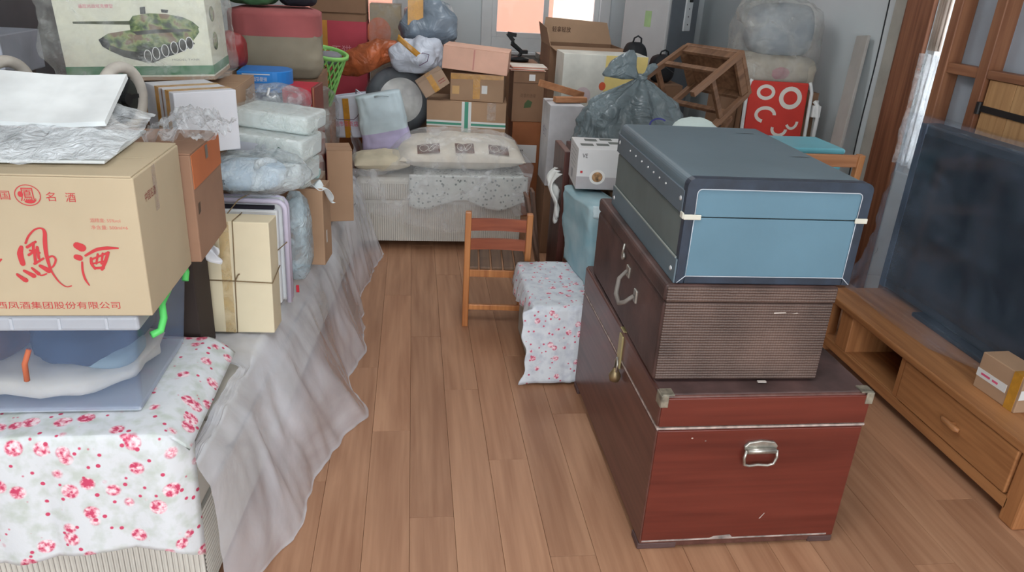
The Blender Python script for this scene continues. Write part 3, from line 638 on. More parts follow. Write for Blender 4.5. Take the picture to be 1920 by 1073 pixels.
# --- liquor carton with red brush lettering
LC = T('liquor_carton', 'large pale kraft liquor carton with red brush lettering on the clear tub', 'box', (-0.855, 1.685, 0.826))
bw = 0.30
B('body', [m_cardL][0], LC, -bw, bw, -0.155, 0.155, 0, 0.305, 0.003)
mtop = m_cardL
B('flap', mtop, LC, -bw, bw-0.004, -0.155, -0.002, 0.305, 0.309, 0.001); B('flap', mtop, LC, -bw, bw-0.004, 0.002, 0.155, 0.305, 0.309, 0.001)
LQ = [
([(0.066,0.156),(0.061,0.141),(0.062,0.12)],[.0066,.0106,.0093]),
([(0.076,0.165),(0.084,0.18),(0.098,0.194),(0.111,0.197),(0.116,0.189),(0.113,0.168),(0.111,0.144),(0.112,0.12),(0.115,0.102),(0.125,0.08),(0.137,0.069),(0.148,0.071)],[.004,.0037,.0032,.0032,.0064,.0074,.0069,.0053,.0037,.0027,.0021,.0021]),
([(0.077,0.156),(0.095,0.168)],[.0053,.0043]),([(0.077,0.139),(0.096,0.153)],[.0048,.0037]),([(0.09,0.165),(0.087,0.144)],[.0048,.0048]),([(0.096,0.156),(0.095,0.132)],[.0053,.0048]),
([(0.081,0.149),(0.099,0.144)],[.0037,.0032]),([(0.089,0.144),(0.087,0.123)],[.0053,.0048]),([(0.085,0.12),(0.104,0.132)],[.0048,.0037]),
([(0.11,0.132),(0.122,0.137),(0.127,0.129),(0.119,0.114),(0.11,0.111)],[.0032,.0037,.0037,.0032,.0021]),
([(0.047,0.096),(0.061,0.083)],[.0048,.009]),([(0.062,0.104),(0.078,0.093)],[.0053,.009]),([(0.078,0.11),(0.088,0.098)],[.0043,.0074]),([(0.095,0.115),(0.109,0.105)],[.0064,.0101]),([(0.085,0.104),(0.092,0.094),(0.104,0.098)],[.0027,.0032,.0027]),
([(0.173,0.1605),(0.181,0.156)],[.0140,.0160]),([(0.168,0.1355),(0.1735,0.1335)],[.0110,.0118]),([(0.177,0.124),(0.175,0.105),(0.177,0.086),(0.183,0.072)],[.0037,.0043,.0043,.0021]),
([(0.186,0.139),(0.209,0.152),(0.231,0.156),(0.252,0.156)],[.0043,.0064,.0069,.0027]),([(0.196,0.133),(0.195,0.121),(0.2,0.11)],[.0053,.0053,.0043]),([(0.195,0.13),(0.231,0.146)],[.0037,.0043]),
([(0.231,0.146),(0.223,0.127),(0.213,0.108)],[.0053,.0064,.0053]),([(0.21,0.142),(0.204,0.121)],[.0043,.0037]),([(0.22,0.144),(0.214,0.121)],[.0043,.0037]),([(0.196,0.121),(0.222,0.127)],[.0032,.0032]),([(0.2,0.111),(0.217,0.112)],[.0048,.0053]),([(0.012,0.119),(0.023,0.129)],[.0058,.0037])]
yf = -0.155
ps = []
for p, w in LQ[:15]: ps += stroke(p, [q*1.15 for q in w])
decal('brush_character', ps, m_red, LC, 'F', (0, yf, 0))['kind'] = 'stuff'
ps = []
for p, w in LQ[15:26]: ps += stroke(p, [q*1.1 for q in w])
decal('brush_character', ps, m_red, LC, 'F', (0, yf, 0))['kind'] = 'stuff'
decal('brush_stroke', stroke(*LQ[26]), m_red, LC, 'F', (0, yf, 0))['kind'] = 'stuff'
sl = decal('seal_ring', ring2(0.098, 0.266, 0.0245, 0.022, 0.0018), m_red, LC, 'F', (0, yf, 0))
text('鳳', m_red, sl, 'F', (0.098, yf, 0.267), 0.029, 0.028, 'seal_emblem')
decal('seal_blot', [ell(0.085, 0.268, 0.005, 0.006, 14)], m_red, sl, 'F', (0, yf-.0004, 0)); decal('seal_blot', [ell(0.100, 0.253, 0.010, 0.004, 14)], m_red, sl, 'F', (0, yf-.0004, 0))
text('国', m_red, LC, 'F', (0.056, yf, 0.265), 0.018, 0.018); text('名', m_red, LC, 'F', (0.140, yf, 0.264), 0.018, 0.019); text('酒', m_red, LC, 'F', (0.177, yf, 0.263), 0.019, 0.019)
text('西凤酒集团股份有限公司', m_red, LC, 'F', (0.1155, yf, 0.026), 0.243, 0.0165)
m_redf = plain('faded_red_ink', (208, 120, 108), 0.75)
text('酒精度: 55%vol', m_redf, LC, 'F', (0.235, yf, 0.2155), 0.058, 0.009); text('净含量: 500ml×6', m_redf, LC, 'F', (0.241, yf, 0.2005), 0.071, 0.009)
m_redside = plain('side_print_red', (146, 74, 70), 0.8)
text('中国名酒', m_redside, LC, 'R', (bw, -0.07, 0.25), 0.07, 0.02)
decal('side_tape', [rect(-0.012, 0.012, -0.10, 0.0)], film('clear_tape', (196, 176, 160), 0.5, 0.2, 30, .1), LC, 'R', (bw, -0.035, 0.303))
# carton behind it, its top corner printed orange
CB = carton('carton', 'brown carton with orange-printed upper corner behind the liquor carton', -1.04, -0.532, 1.846, 0.28, 0.828, 1.108, M('kraft_umber', (152, 118, 96), 0.8, var=.05), rz=0)
B('orange_band', M('orange_print', (192, 112, 70), 0.8, var=.05), CB, 0.2525, 0.2555, -0.135, 0.139, 0.19, 0.274, 0)
decal('tape_scrap', [rect(-0.012, 0.012, -0.035, 0.0)], plain('grey_tape', (120, 112, 104), 0.5), CB, 'R', (0.2556, 0.0, 0.272))
decal('ink_mark', [[(0, 0), (0.02, 0.004), (0.022, 0.03), (0.004, 0.028)]], plain('brown_mark', (88, 70, 56), 0.8), CB, 'R', (0.2541, -0.12, 0.12))
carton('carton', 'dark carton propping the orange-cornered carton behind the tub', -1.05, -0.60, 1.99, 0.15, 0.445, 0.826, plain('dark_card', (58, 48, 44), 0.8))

# --- white wrapped foam board on the liquor carton
wb = T('foam_board', 'white foam board in a clear bag lying on the liquor carton', 'package', (-0.83, 1.70, 1.137), 3)
fbn = MB()
fbn.grid(lambda u, v: (-0.24+0.40*u, 0.03+0.20*v, 0.062+0.075*v+0.004*math.sin(u*7)), 12, 8)
fbn.build('board', M('white_board', (224, 228, 228), 0.55), wb, solid=0.012)
wbag = film('bag_gloss', (236, 242, 246), 0.62, 0.12, 14.0, 0.8, 0.5, 1.5)
def wfn(u, v):
    x = -0.26+0.47*u; y = -0.125+0.36*v; z = 0.012+0.05*min(1, v*2.2)*(1-max(0, u-0.85)*4)+0.05*max(0, v-0.5)
    p = (x, y, z); return (x+0.01*fb(p, 9), y+0.012*fb(p, 8, 3), max(0.004, z*0.75+0.007*ridge(p, 9, 2)+0.006*fb(p, 14, 5)))
MB().grid(wfn, 60, 44).build('bag_top', wbag, wb, smooth=True)
B('inner_sheet', M('white_board', (224, 228, 228)), wb, -0.24, 0.19, -0.10, 0.22, 0.001, 0.008, 0.002)
cb = MB().grid(lambda u, v: (-0.645+0.17*u, 1.86+0.26*v, 1.116+0.06*math.sin(PI*u)*math.sin(PI*min(1, v*1.1))*(0.6+0.6*v)+0.026*abs(ridge((u, v, 0), 4, 3))+0.02*abs(fb((u, v, 0), 6, 2))), 50, 50).build('plastic_bag', film('crinkle_clear', (226, 232, 236), 0.30, 0.08, 22.0, 1.0, 0.2, 2.0), None, smooth=True)
tag(cb, 'crumpled empty clear plastic bag lying behind the foam board', 'plastic bag')

# --- upturned stroller with two white-tyred wheels
m_tyre = M('pale_rubber', (206, 200, 190), 0.6, var=.06, vs=15); m_blk = plain('black_plastic', (34, 36, 38), 0.5)
ST = T('stroller', 'folded black stroller with pale rubber tyres among the boxes', 'stroller', (-0.99, 2.38, 1.036))
def wheel(par, c, yaw):
    mbw = MB(); R_, r_ = 0.090, 0.017
    a = math.radians(yaw); ax = Vector((math.cos(a), math.sin(a), 0)); tg = Vector((-math.sin(a), math.cos(a), 0)); C_ = Vector(c)
    pts = [C_ + tg*math.cos(t)*R_+Vector((0, 0, 1))*math.sin(t)*R_ for t in [2*PI*k/36 for k in range(36)]]
    mbw.tube(pts, r_, 10, closed=True); w = mbw.build('wheel', m_tyre, par, smooth=True)
    hb = MB(); hb.tube([C_-ax*0.02, C_+ax*0.02], 0.018, 12)
    for k in range(6):
        t = 2*PI*k/6; hb.bar(C_, C_+tg*math.cos(t)*0.068+Vector((0, 0, 1))*math.sin(t)*0.068, 0.012, 0.012, up=ax)
    hb.build('hub', m_blk, w)
    MB().tube([C_-ax*0.004, C_+ax*0.004], 0.066, 24).build('disc', M('dark_disc', (54, 58, 54), 0.6, var=.2, vs=20), w)
wheel(ST, (0.135, -0.01, 0.108), -17); wheel(ST, (-0.19, 0.02, 0.108), -17)
fr = MB(); fr.tube([(0.135, -0.01, 0.108), (-0.19, 0.02, 0.108)], 0.009, 8); fr.tube([(-0.1, 0.02, 0.108), (-0.05, 0.28, 0.02), (0.0, 0.33, 0.02)], 0.009, 8); fr.tube([(0.05, 0.0, 0.108), (0.06, 0.30, 0.02)], 0.009, 8); fr.build('frame', m_blk, ST, smooth=True)
B('seat', plain('black_canvas', (40, 40, 44), 0.9), ST, -0.16, 0.07, 0.03, 0.28, 0.004, 0.03, 0.008)
B('brake_bar', plain('dark_green_metal', (58, 70, 64), 0.5), ST, -0.02, 0.10, -0.02, -0.005, 0.012, 0.022, 0.003)
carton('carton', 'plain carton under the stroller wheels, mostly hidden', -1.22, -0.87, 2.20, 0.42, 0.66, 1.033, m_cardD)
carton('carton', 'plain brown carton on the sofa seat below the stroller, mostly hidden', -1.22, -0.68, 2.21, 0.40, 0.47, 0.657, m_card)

# --- toy tank carton in cling wrap
m_ivory = M('ivory_print', (222, 222, 202), 0.5, var=.04, vs=2); m_tgreen = plain('stripe_green', (58, 122, 78), 0.5)
TB = T('toy_carton', 'ivory toy carton printed with a camouflage tank on the left pile', 'box', (-0.90, 2.92, 1.143), rot=(0, math.radians(-2.6), math.radians(4)))
B('body', m_ivory, TB, -0.265, 0.205, -0.165, 0.165, 0, 0.36, 0.003)
B('base_stripe', m_tgreen, TB, -0.2655, 0.206, -0.1656, 0.1656, 0.018, 0.048, 0); B('base_edge', m_card, TB, -0.2657, 0.2063, -0.166, 0.166, 0.0, 0.012, 0)
def camo():
    m, nt, p = newmat('camouflage_print'); co = coords(nt); n = nd(nt, 'ShaderNodeTexNoise', Scale=26.0, Detail=3.0); nt.links.new(co, n.inputs['Vector'])
    nt.links.new(ramp(nt, n.outputs['Fac'], [(0.38, lin((40, 52, 36))), (0.46, lin((86, 108, 58))), (0.54, lin((140, 152, 92))), (0.62, lin((128, 104, 82)))]), p.inputs['Base Color']); p.inputs['Roughness'].default_value = 0.5; return m
m_camo = camo(); m_steel = plain('track_dark', (58, 56, 52), 0.6)
def rot2(pts, a=0.045): return [(u*math.cos(a)+v*math.sin(a), -u*math.sin(a)+v*math.cos(a)) for u, v in pts]
fy = -0.165
R2 = lambda pts: [(u, v-0.010) for u, v in rot2(pts)]
tk = decal('tank_print', [R2([(-0.152,0.138),(-0.12,0.159),(-0.05,0.173),(-0.035,0.16),(0.038,0.169),(0.165,0.19),(0.168,0.175),(0.143,0.143),(0.109,0.111),(0.05,0.091),(0.009,0.069),(-0.017,0.071),(-0.08,0.085),(-0.12,0.103),(-0.143,0.117)])], m_camo, TB, 'F', (0, fy, 0))
fy2 = fy-0.0004
decal('tank_turret', [R2([(-0.049,0.201),(-0.036,0.218),(0.016,0.229),(0.067,0.229),(0.121,0.221),(0.15,0.208),(0.17,0.19),(0.147,0.178),(0.038,0.169),(-0.035,0.16),(-0.049,0.171)])], m_camo, tk, 'F', (0, fy2, 0))
decal('tank_barrel', [R2([(-0.223,0.192),(-0.046,0.202),(-0.048,0.19),(-0.222,0.185)])], plain('olive_print', (88, 92, 74), 0.6), tk, 'F', (0, fy2, 0))
decal('tank_track', [R2([(-0.12,0.103),(-0.08,0.085),(-0.017,0.071),(0.009,0.069),(0.011,0.085),(-0.013,0.101),(-0.076,0.107),(-0.121,0.123)])], m_steel, tk, 'F', (0, fy2, 0))
decal('tank_underside', [R2([(-0.03,0.076),(0.009,0.069),(0.05,0.088),(0.109,0.110),(0.15,0.137),(0.137,0.154),(0.06,0.128),(0.0,0.112),(-0.03,0.105)])], m_ink, tk, 'F', (0, fy2, 0)); decal('tank_hatch', [R2([(-0.045,0.168),(-0.03,0.158),(0.038,0.167),(0.147,0.177),(0.13,0.184),(0.03,0.178)])], m_steel, tk, 'F', (0, fy2-0.0003, 0)); decal('tank_nose', [R2([(-0.152,0.138),(-0.135,0.148),(-0.118,0.125),(-0.125,0.106),(-0.143,0.117)])], m_ink, tk, 'F', (0, fy2-0.0003, 0))
for (u, v) in R2([(-0.004,0.091),(0.023,0.101),(0.053,0.111),(0.083,0.121),(0.111,0.131),(0.133,0.138)]):
    wl = decal('tank_wheel', [ell(u, v, 0.0125, 0.021)], m_steel, tk, 'F', (0, fy2-0.0003, 0)); decal('wheel_rim', ring2(u, v, 0.0125, 0.021, 0.0026), m_label, tk, 'F', (0, fy2-0.0006, 0))
decal('tank_crew', [R2([(-0.011,0.246),(0.006,0.249),(0.005,0.226),(-0.012,0.225)])], m_ink, tk, 'F', (0, fy2, 0)); decal('tank_gun', [R2([(0.054,0.243),(0.077,0.242),(0.074,0.232),(0.055,0.233)])], m_ink, tk, 'F', (0, fy2, 0))
decal('header_block', [rect(-0.265, -0.205, 0.262, 0.36)], plain('header_orange', (232, 130, 60), 0.5), TB, 'F', (0, fy, 0))
text('世界主战坦克', plain('header_red', (206, 70, 60), 0.5), TB, 'F', (-0.09, fy, 0.278), 0.20, 0.03); text('遥控对战坦克模型', m_pink, TB, 'F', (-0.135, fy, 0.240), 0.105, 0.012)
text('1:24', plain('olive_text', (172, 168, 96), 0.6), TB, 'F', (0.12, fy, 0.285), 0.05, 0.025)
text('MODEL TANK', plain('grey_text', (140, 140, 134), 0.6), TB, 'F', (0.12, fy, 0.068), 0.09, 0.006)
decal('side_print', [ell(0.0, 0.21, 0.05, 0.025)], m_camo, TB, 'R', (0.205, -0.06, 0)); decal('side_print', [ell(0.0, 0.12, 0.05, 0.03)], m_camo, TB, 'R', (0.205, -0.06, 0))
def tankwrap(u, v):
    a = 2*PI*u; e = 0.30
    cx = math.copysign(abs(math.cos(a))**e, math.cos(a)); sy = math.copysign(abs(math.sin(a))**e, math.sin(a))
    p = (-0.03+cx*0.262, sy*0.19, 0.006+0.37*v)
    n = 0.02*abs(fb(p, 6, 6))+0.014*abs(ridge(p, 9, 2))
    bx = 0.045*max(0, -cx)*(0.3+abs(math.sin(v*5)))*max(0, -sy)
    return (p[0]+cx*n-bx*0.8, p[1]+sy*n*0.9, p[2])
tw_ = MB().grid(tankwrap, 110, 44, wu=True).build('cling_wrap', film('cling_film', (230, 234, 230), 0.17, 0.1, 13.0, 0.9, 0.1, 2.3), TB, smooth=True); tw_['label'] = 'glossy clear wrap'
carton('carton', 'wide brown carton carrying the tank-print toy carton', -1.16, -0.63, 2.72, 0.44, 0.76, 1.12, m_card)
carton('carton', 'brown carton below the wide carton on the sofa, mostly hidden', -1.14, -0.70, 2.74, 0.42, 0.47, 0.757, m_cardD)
tag(B('tile_box', plain('terracotta_card', (206, 110, 76), 0.7), None, -1.175, -1.08, 2.660, 2.715, 1.109, 1.147, 0.003), 'small terracotta-orange box between the stroller wheels', 'box')
ap = T('appliance_box', 'pale grey appliance box with a small blue mark at the far left', 'box', (-1.50, 3.0, 1.12)); B('body', M('pale_grey_box', (170, 176, 188), 0.5), ap, -0.12, 0.1, -0.15, 0.15, 0, 0.14, 0.004); decal('blue_mark', [rect(0.05, 0.075, 0.025, 0.045)], plain('blue_mark', (50, 56, 110), 0.6), ap, 'F', (0, -0.15, 0))
carton('carton', 'tall dark carton under the pale grey appliance box', -1.80, -1.46, 2.80, 0.4, 0.0, 1.118, plain('umber_card', (84, 72, 66), 0.8))
wr = T('wardrobe', 'tall dark grey wardrobe in the back left corner behind the pile', 'wardrobe', (-1.92, 3.60, 0)); m_wd = M('charcoal_laminate', (82, 84, 88), 0.6, var=.06)
B('carcass', m_wd, wr, -0.36, 0.30, -0.28, 0.30, 0, 1.95, 0.004); 
for k in (0, 1): 
    dd = B('door', m_wd, wr, -0.35+0.325*k, -0.03+0.325*k, -0.298, -0.281, 0.05, 1.93, 0.003); B('handle', m_silver, dd, -0.06+0.04*k, -0.05+0.04*k, -0.315, -0.298, 0.95, 1.08, 0.002)

# --- white carton with two amber bands, corner towards the camera
WC = T('white_carton', 'white carton with two amber tape bands standing corner-on', 'box', (-0.69, 2.475, 0.988), rot=(0, 0, math.radians(36)))
m_wc = M('white_card', (212, 214, 220), 0.6, var=.03)
B('body', m_wc, WC, -0.095, 0.095, -0.12, 0.12, 0, 0.185, 0.003)
for yy in (-0.085, 0.0): B('tape', m_amber, WC, -0.0958, 0.0958, yy, yy+0.030, -0.0008, 0.1858, 0)
tg_ = MB().tube([(-0.0965, -0.03, 0.186), (-0.0965, -0.035, 0.06), (-0.0965, -0.025, 0.0)], 0.0016, 6).build('string', plain('brown_string', (110, 84, 70), 0.9), WC)
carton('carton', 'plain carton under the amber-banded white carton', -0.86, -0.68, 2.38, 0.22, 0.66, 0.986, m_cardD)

# --- tied flat wooden-coloured box, standing on end
SB = T('string_box', 'flat pale kraft box tied with string standing on the dust sheet', 'box', (-0.535, 2.205, 0.470), rot=(math.radians(-4), 0, math.radians(-3)))
m_kp = M('honey_kraft', (222, 210, 180), 0.75, var=.05, vs=3); w2 = 0.112
B('body', m_kp, SB, -w2, w2, -0.05, 0.05, 0, 0.355, 0.003)
m_str = plain('jute_string', (128, 108, 80), 0.95)
for pts in ([(0.0, -0.0525, 0.0), (0.004, -0.0525, 0.18), (0.008, -0.0525, 0.358), (0.008, 0.0525, 0.358)], [(-w2-0.002, 0.0525, 0.178), (-w2-0.002, -0.0525, 0.172), (0, -0.0535, 0.170), (w2+0.003, -0.0525, 0.166), (w2+0.003, 0.0525, 0.19)]):
    MB().tube(pts, 0.0018, 6).build('string', m_str, SB, smooth=True)
kt = MB().tube([(0.004, -0.055, 0.17), (0.014, -0.058, 0.19), (0.02, -0.06, 0.195)], 0.0022, 6).build('knot', m_str, SB)
decal('tape_band', [rect(-0.035, -0.005, 0.0, 0.355)], film('honey_tape', (206, 176, 120), 0.5, 0.25, 20, .05), SB, 'F', (0, -0.05, 0))
tgm = MB().grid(lambda u, v: (-0.615+0.052*u+0.004*math.sin(v*9), 2.135-0.012*math.sin(u*4+v*5), 0.735+0.075*v*(1-0.25*u)-0.03*u), 8, 10)
tag(tgm.build('paper_tag', plain('paper_white', (232, 234, 238), 0.8), None, smooth=True, solid=0.0008), 'torn white paper scrap stuck at the corner of the tied box', 'paper')
# --- white plastic tray with lilac rim standing behind it
TR = T('white_tray', 'white plastic tray with a pale lilac rim standing behind the tied box', 'tray', (-0.535, 2.41, 0.470), rot=(math.radians(-3), 0, math.radians(-2)))
m_lil = M('lilac_plastic', (208, 202, 222), 0.4, var=.02); m_wp = M('white_plastic', (226, 230, 232), 0.4, var=.02)
B('back', m_wp, TR, -0.13, 0.115, 0.0, 0.045, 0, 0.36, 0.012, 3)
B('inner_panel', m_wp, TR, -0.12, 0.098, -0.03, 0.0, 0.0, 0.325, 0.006)
rm = MB(); pth = [(-0.13, -0.012, 0.352)] + [(0.09+0.03*math.sin(a), -0.012, 0.322+0.03*math.cos(a)) for a in [k*PI/16 for k in range(9)]] + [(0.12, -0.012, 0.0)]
rm.tube(pth, 0.009, 8); rm.build('rim', m_lil, TR, smooth=True)
rm = MB(); pth2 = [(p[0], 0.02, p[2]+0.006) for p in pth]; rm.tube(pth2, 0.008, 8); rm.build('rim', m_lil, TR, smooth=True)
B('gap_shade_strip', plain('painted_gap_shade', (40, 36, 48), 0.9), TR, -0.12, 0.085, -0.018, 0.002, 0.325, 0.336, 0)  # dark strip painted in for the shade of the gap under the rim
MB().tube([(-0.04, -0.10, 0.33), (-0.02, -0.04, 0.36), (0.01, 0.0, 0.374)], 0.002, 6).build('string', m_str, TR)
MB().tube([(0.02, -0.036, 0.10), (0.06, -0.034, 0.16), (0.125, -0.03, 0.22)], 0.0018, 6).build('string', m_str, TR)
bb_ = blob('plastic_bag', film('blue_bag_film', (186, 208, 218), 0.55, 0.2, 14, 0.6), None, (-0.40, 2.535, 0.655), (0.05, 0.075, 0.15), 0.16, 9, 4.0, 2.6); tag(bb_, 'thin pale blue plastic bag squeezed beside the white tray', 'plastic bag')
tag(B('red_tab', plain('red_tab', (190, 40, 56), 0.5), None, -0.40, -0.39, 2.44, 2.446, 0.486, 0.512, 0.001), 'tiny red tab at the foot of the pale blue bag', 'tab')
# --- foam sheet in a clear bag, with handwriting, lying on the tray
fbag = T('foam_bag', 'pale blue foam wrapped in a knotted clear bag on the white tray', 'bag', (-0.50, 2.46, 0.845))
blob('foam', M('ice_blue_foam', (190, 212, 230), 0.7, var=.05), fbag, (-0.04, 0.02, 0.05), (0.12, 0.09, 0.045), 0.06, 7, 3.3, 3.0)
blob('bag', film('milk_bag', (222, 232, 236), 0.38, 0.15, 14, 0.8, .3, 1.8), fbag, (-0.005, 0.01, 0.055), (0.165, 0.12, 0.066), 0.16, 8, 6.1, 2.4)
kn = MB().tube([(0.01, -0.09, 0.09), (0.02, -0.10, 0.115), (0.05, -0.09, 0.125), (0.075, -0.08, 0.12)], [0.008, 0.014, 0.012, 0.006], 9).build('knot', film('milk_bag', (222, 232, 236)), fbag, smooth=True)
text('好什事', m_ink, fbag, 'F', (-0.105, -0.115, 0.055), 0.05, 0.02)
# --- packs of paper, three in a stack
m_pack = M('paper_pack', (222, 230, 230), 0.5, var=.04, vs=8); m_packf = film('pack_film', (226, 236, 232), 0.3, 0.1, 16, 0.7, .2, 1.8)
PG = 'stacked paper packs'
for k, (dx, dy, dz, lab, hh) in enumerate(((0.0, 0.0, 0.0, 'lowest pale paper pack in the film-wrapped stack', 0.085), (0.01, 0.015, 0.088, 'middle film-wrapped paper pack with short dark green dash', 0.08), (0.02, 0.10, 0.171, 'topmost film-wrapped paper pack of the stack', 0.065))):
    pk = T('paper_pack', lab, 'paper pack', (-0.535+dx, 2.73+dy, 0.815+dz), rot=(0, math.radians(3.2), math.radians(-14)), group=PG)
    B('paper', m_pack, pk, -0.11, 0.165, -0.085, 0.12, 0, hh, 0.012, 3)
    def pf(u, v, hh=hh):
        a = 2*PI*u; e = 0.4; cy = math.copysign(abs(math.cos(a))**e, math.cos(a)); sz = math.copysign(abs(math.sin(a))**e, math.sin(a))
        p = (-0.12+0.315*v, 0.0175+cy*0.107, hh/2+sz*(hh/2+0.004)); sh_ = 1-0.35*max(0, (v-0.93)/0.07)
        n = 0.004*abs(fb(p, 16, k*3.1)); return (p[0], 0.0175+(p[1]-0.0175)*sh_+cy*n, max(0.001, hh/2+(p[2]-hh/2)*sh_+sz*n))
    MB().grid(pf, 48, 30, wu=True).build('film', m_packf, pk, smooth=True)
    if k == 1:
        decal('green_dash', [[(0.045, 0.012), (0.052, 0.009), (0.082, 0.050), (0.076, 0.054)]], plain('dark_green_ink', (50, 84, 74), 0.6), pk, 'F', (0.01, -0.092, 0)); decal('grey_band', [rect(-0.09, 0.04, 0.02, 0.055)], plain('pack_grey', (200, 204, 214), 0.6), pk, 'F', (0, -0.0905, 0))
    if k == 0:
        decal('green_dash', [[(0.075, 0.066), (0.082, 0.066), (0.09, 0.078), (0.084, 0.08)]], plain('dark_green_ink', (50, 84, 74), 0.6), pk, 'F', (0.01, -0.092, 0)); decal('dark_print', [[(-0.12, 0.05), (-0.11, 0.075), (-0.06, 0.065), (-0.03, 0.055), (-0.06, 0.042)]], plain('dark_print', (64, 72, 72), 0.6), pk, 'F', (0, -0.092, 0))
carton('carton', 'brown carton beneath the paper packs, behind the white tray', -0.64, -0.46, 2.50, 0.36, 0.472, 0.810, m_cardD)
# clear carrier bag with folded tissue behind the packs
cbg = T('carrier_bag', 'clear carrier bag of tissue with white handle behind the paper packs', 'bag', (-0.53, 3.03, 0.98))
blob('tissue', M('tissue_mint', (196, 216, 218), 0.8), cbg, (0.02, -0.03, 0.03), (0.09, 0.07, 0.028), .08, 9, 2.0)
blob('bag', film('clear_carrier', (214, 220, 224), 0.30, 0.1, 18, 0.9, .2, 2.0), cbg, (0, 0, 0.055), (0.125, 0.10, 0.066), .2, 9, 7.0, 2.2)
MB().tube([(-0.01, -0.06, 0.12), (-0.015, -0.075, 0.095), (0.0, -0.08, 0.085), (0.015, -0.075, 0.095)], 0.005, 8).build('handle', plain('handle_white', (224, 226, 228), .5), cbg, smooth=True)
carton('carton', 'brown carton beneath the clear carrier bag, behind the paper packs', -0.64, -0.42, 2.955, 0.16, 0.472, 0.978, m_card)
# --- blue milk carton, lettering upside down
BC = T('blue_carton', 'bright blue milk carton with upside-down white lettering and rounded end', 'box', (-0.605, 3.33, 1.04), rz=2)
m_blue = M('sky_blue_print', (40, 130, 210), 0.45, var=.05)
pts = [(-0.11, -0.10)] + [(0.03+0.07*math.sin(a)*1.0, 0.0-0.10*math.cos(a)) for a in [k*PI/12 for k in range(13)]] + [(-0.11, 0.10)]
MB().prism([(p[0], p[1], 0.0) for p in pts], (0, 0, 0.085)).build('body', m_blue, BC, bev=0.004)
text('新疆低脂牛奶', m_label, BC, 'F', (-0.035, -0.101, 0.055), 0.085, 0.018, flip=True); decal('print_line', [rect(-0.09, 0.02, 0.072, 0.076)], m_label, BC, 'F', (0, -0.1005, 0)); decal('navy_print', [[(-0.09, 0.008), (-0.05, 0.004), (-0.03, 0.012), (-0.07, 0.016)]], plain('navy_print', (24, 48, 96), .6), BC, 'F', (0, -0.1005, 0))
sb = T('navy_box', 'navy box with a barcode label under the blue milk carton', 'box', (-0.545, 3.28, 0.93)); B('body', plain('navy_card', (36, 62, 104), .6), sb, -0.14, 0.055, -0.10, 0.10, 0, 0.108, 0.003); B('label', m_label, sb, 0.026, 0.052, -0.1015, -0.10, 0.012, 0.10, 0)
for k in range(6): decal('barcode_bar', [rect(0.030+0.0032*k, 0.0318+0.0032*k, 0.03, 0.08)], m_ink, sb, 'F', (0, -0.1015, 0))
carton('carton', 'brown carton under the navy box, hidden in the left pile', -0.70, -0.535, 3.18, 0.3, 0.472, 0.928, m_cardD)
# --- red gift box standing upright
RG = T('gift_box', 'upright crimson gift box with a brown edge beside the paper packs', 'box', (-0.45, 3.27, 0.47), rz=-5)
B('body', M('crimson_card', (196, 34, 58), 0.5, var=.06), RG, -0.07, 0.05, -0.10, 0.12, 0, 0.60, 0.003); B('edge_panel', M('oxblood_card', (122, 62, 52), .6, var=.1), RG, 0.05, 0.064, -0.11, 0.06, 0, 0.61, 0.003)
B('cord', plain('tan_cord', (176, 122, 90), .8), RG, 0.057, 0.060, -0.1125, -0.11, 0, 0.61, 0)
tag(blob('plastic_bag', film('grey_clear_bag', (150, 152, 150), 0.34, 0.12, 16, 0.9, .2, 2.0), None, (-0.40, 3.62, 0.80), (0.05, 0.09, 0.20), .14, 8, 9.0, 2.6), 'wrinkled greyish clear bag hanging beside the crimson gift box', 'plastic bag')
carton('carton', 'brown carton under the wrinkled greyish bag at the sofa edge', -0.46, -0.30, 3.52, 0.22, 0.465, 0.615, m_cardR)
# --- soft storage box, faded red lid
m_beige = M('beige_canvas', (146, 138, 120), 0.85, var=.06, vs=6, bmp=.1, bs=200); m_fred = M('faded_red_canvas', (168, 92, 92), 0.85, var=.08, vs=5)
SX = T('storage_box', 'beige canvas storage box with a faded red lid on the left pile', 'storage box', (-0.655, 3.92, 1.035), rz=6)
def soft(u, v, w=0.205, d=0.25, h=0.205):
    a = 2*PI*u; e = 0.42; cx = math.copysign(abs(math.cos(a))**e, math.cos(a)); sy = math.copysign(abs(math.sin(a))**e, math.sin(a))
    bl = 1+0.03*math.sin(PI*v); sh_ = 0.88+0.12*min(1, v*4)
    p = (cx*w*bl*sh_, sy*d*bl*sh_, h*v); n = 0.012*fb(p, 6, 5); return (p[0]+cx*n, p[1]+sy*n, p[2])
mb = MB().grid(soft, 64, 20, wu=True); n0 = len(mb.v); mb.face(list(range(n0-64, n0))); mb.face(list(range(63, -1, -1))); mb.build('body', m_beige, SX, smooth=True)
lidm = MB(); 
def lidf(u, v): 
    p = soft(u, 1.0); s_ = 1.012 if v < 0.75 else 1.012-(v-0.75)*4*0.5; z = 0.19+0.10*min(1, v/0.7)+(0.015 if v > 0.75 else 0); return (p[0]*s_, p[1]*s_, z)
lidm.grid(lidf, 64, 8, wu=True); n0 = len(lidm.v); lidm.face(list(range(n0-64, n0))); lidm.build('lid', m_fred, SX, smooth=True)
tag(blob('green_bundle', M('green_cloth', (66, 110, 74), .9, var=.15), None, (-0.75, 3.9, 1.395), (0.11, 0.12, 0.05), .15, 8, 1.0), 'green bundle on the red-lidded canvas storage box', 'bundle')
tag(blob('dark_bag', M('black_cloth', (34, 36, 46), .8), None, (-0.555, 3.95, 1.395), (0.085, 0.10, 0.05), .12, 8, 2.0), 'black cloth bag on the right end of the canvas storage box', 'bag')
